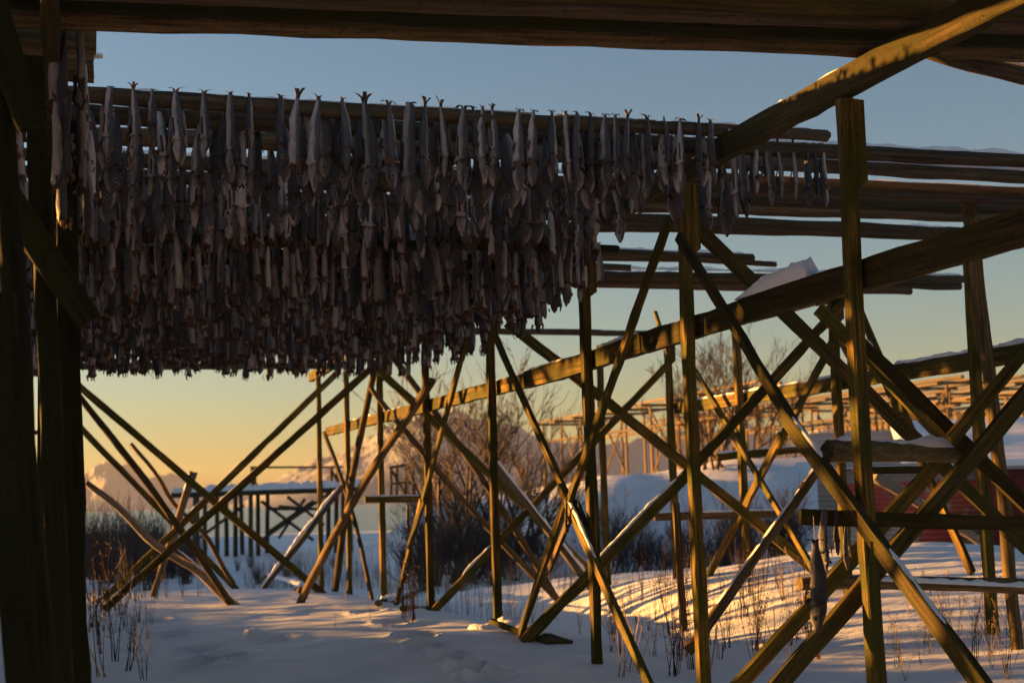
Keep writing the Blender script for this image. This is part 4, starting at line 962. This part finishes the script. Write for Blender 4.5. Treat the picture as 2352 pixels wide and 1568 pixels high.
boxpart('wall', shed, s0, 0.03, xx, -4.0, -.06, zb, zt_-.02, 'zinc')
roof = boxpart('roof', shed, s0, -.15, xx+.2, .28, -4.3, zt_+.03, zt_+.09, 'zinc', tilt=.24)
# snow on the roof, rounded eave
V = []; F = []; nu, nv = 40, 12
for i in range(nu+1):
    for j in range(nv+1):
        x = 2.3+(xx-2.2)*i/nu; d = .30-4.5*j/nv; e = min(1, j/1.6)*min(1, i/2.0+.1); z = zt_+.09+.24*(.28-d)+.30*e**.5+.05*float(vnoise(x*1.1, d*1.1, 77))
        V.append(u*x+nrm*(d+.05*float(vnoise(x*1.5, 3, 78)))+Vector((0, 0, z)))
for i in range(nu):
    for j in range(nv): a = i*(nv+1)+j; F.append((a, a+1, a+nv+2, a+nv+1))
link('roof_snow', mk('roof_snow', V, F, M['cap'], smooth=True), loc=s0, parent=shed)
g0 = shed_pt(2268, 0, SD-3.2)
gab = thing('red_outbuilding', g0, 'dark red boarded outbuilding at the right edge, nearer than the shed', 'outbuilding')
for i in range(16): boxpart('board', gab, g0, i*.17, i*.17+.162, 0, -.04-.01*(i % 3), -.9, 2.05+.0*i, 'darkred')
boxpart('roof', gab, g0, -.15, 3.0, .25, -3.0, 2.07, 2.15, 'zinc', tilt=.15)
boxpart('wall', gab, g0, 0.02, 2.7, -.07, -2.8, -.9, 2.0, 'darkred')
boxpart('roof_snow', gab, g0, -.12, 2.95, .22, -2.95, 2.153, 2.33, 'cap', tilt=.15)

# ------------------------------------------------------------------ other racks beyond the bank and by the sea
def bar(name, parent, p, q, r, m_='far_wood', snow=False):
    p = Vector(p); q = Vector(q); V, F = tubes([(p, q, r, r*.9)], 5); o = p
    ob = link(name, mk(name, [v-o for v in V], F, M[m_]), loc=o, parent=parent)
    if snow: snow_on(ob, p, q, r*.7, r*1.9, 0, 1, .20)
    return ob
def far_rack(X, ya, yb, z0, label, H=2.9, step=3.0, width=2.2, poles=3, dz=0, sk=0):
    c = Vector((X, ya, z0)); t = thing('far_drying_rack', c, label, 'drying rack', None); rr = random.Random(int(X*10+ya))
    y = ya; ys = []
    while y <= yb+.01: ys.append(y); y += step
    for i, y in enumerate(ys):
        for s in (0, width):
            g = float(base_height(X+s, y)); bar('post', t, (X+s, y, g-.3), (X+s, y, z0+H+dz), .075)
        if i % 2 == 0 and i+1 < len(ys):
            y2 = ys[i+1]; bar('brace', t, (X, y, float(base_height(X, y))), (X, y2, z0+H-.2), .055); bar('brace', t, (X, y2, float(base_height(X, y2))), (X, y, z0+H-.2), .055)
        bar('beam', t, (X-.4, y, z0+H+.02), (X+width+.4, y, z0+H+.02), .07)
    for k in range(poles):
        bar('pole', t, (X-.3+k*(width+.6)/max(1, poles-1), ya-1.2-rr.random(), z0+H+.14), (X-.3+k*(width+.6)/max(1, poles-1)+rr.uniform(-.3, .3), yb+1+rr.random(), z0+H+.14+rr.uniform(-.1, .1)), rr.uniform(.06, .085))
    for k in range(2): bar('pole', t, (X-.12, ya-1, z0+H-.95-.0*k), (X-.1, yb+.8, z0+H-.95+.05*k), .07) if k == 0 else bar('pole', t, (X+width+.1, ya-.5, z0+H-.9), (X+width, yb+.4, z0+H-.9), .07)
    return t
zbk = 2.75
for (X, ya, yb, dz, lab) in [(25.2, 50, 74, 0, 'sunlit far rack on the snow bank, nearest one left of the lit beam'), (34.5, 50, 80, .2, 'sunlit far rack standing second behind the bank edge'),
                             (40.5, 50, 72, .4, 'far rack seen right of the near square post'), (50, 58, 84, .9, 'furthest rack at right with dark tall posts')]:
    far_rack(X, ya, yb, zbk+dz, lab)
# tall dark staging by the sea, snow on its deck
st = thing('sea_rack', tuple(at_dist(640, 74)), 'grey rack with a snowy platform standing by the sea at left', 'drying rack')
def P(px, py, D): return onD((px, py), D)
for D, py0, py1 in ((72, 1128, 1120), (74.5, 1122, 1113), (77, 1117, 1109)):
    bar('pole', st, P(395 if D == 72 else 470, py0+8, D), P(832, py1+2, D), .17, 'pole', True)
for px, D in [(452, 72), (470, 76), (498, 72), (520, 75), (540, 73), (556, 77), (575, 72), (592, 74), (735, 72), (752, 75), (770, 73), (785, 77), (805, 74), (446, 78), (612, 78)]:
    g = at_dist(px, D); tp = P(px+rng.uniform(-2, 2), 1124, D); bar('post', st, (g.x, g.y, g.z-.2), (g.x+rng.uniform(-.1, .1), g.y, tp.z), .13, 'pole')
for a, b2, D in [((600, 1150), (720, 1240), 73), ((720, 1150), (610, 1225), 75), ((700, 1145), (640, 1235), 78), ((660, 1140), (745, 1205), 76), ((560, 1160), (450, 1240), 73), ((600, 1240), (760, 1130), 77)]:
    bar('brace', st, P(*a, D), P(*b2, D), .09, 'pole')
bar('rail', st, P(620, 1168, 74), P(745, 1168, 74), .09, 'pole'); bar('rail', st, P(640, 1162, 73), P(705, 1168, 73), .08, 'pole')
for px in (578, 585, 760, 775): bar('post', st, P(px, 1124, 75), P(px+1, 1074, 75), .10, 'pole')
bar('rail', st, P(575, 1073, 75), P(788, 1072, 75), .06, 'pole'); bar('brace', st, P(760, 1078, 75), P(788, 1122, 75), .08, 'pole'); bar('brace', st, P(578, 1078, 75), P(590, 1120, 75), .08, 'pole')
s2 = thing('sea_rack', tuple(at_dist(915, 80)), 'small open rack on the snow rise left of the bushes', 'drying rack')
for px in (898, 912, 933, 950): bar('post', s2, P(px, 1146, 80), P(px, 1072, 80), .10, 'pole')
bar('rail', s2, P(894, 1074, 80), P(938, 1066, 80), .09, 'pole'); bar('brace', s2, P(900, 1080, 80), P(935, 1140, 80), .08, 'pole'); bar('brace', s2, P(938, 1070, 80), P(962, 1130, 80), .08, 'pole'); bar('rail', s2, P(896, 1110, 80), P(945, 1108, 80), .07, 'pole')
print('individual fish', count, 'objects', len(bpy.data.objects))

# ------------------------------------------------------------------ sea haze
bpy_v = [(x, y, z) for z in (SEA-1.5, 330) for (x, y) in ((-9000, -900), (9000, -900), (9000, 12500), (-9000, 12500))]
m = bpy.data.materials.new('haze'); m.use_nodes = True; nt = m.node_tree; nt.nodes.clear()
pv = N(nt, "ShaderNodeVolumePrincipled"); pv.inputs["Color"].default_value = (.90, .92, 1.0, 1); pv.inputs["Density"].default_value = 2.6e-5; pv.inputs["Anisotropy"].default_value = .0
mo = N(nt, "ShaderNodeOutputMaterial"); nt.links.new(pv.outputs[0], mo.inputs["Volume"])
tag(link('haze', mk('haze', bpy_v, [(0, 3, 2, 1), (4, 5, 6, 7), (0, 1, 5, 4), (1, 2, 6, 5), (2, 3, 7, 6), (3, 0, 4, 7)], m)), 'thin sea haze before the mountains', kind='stuff')
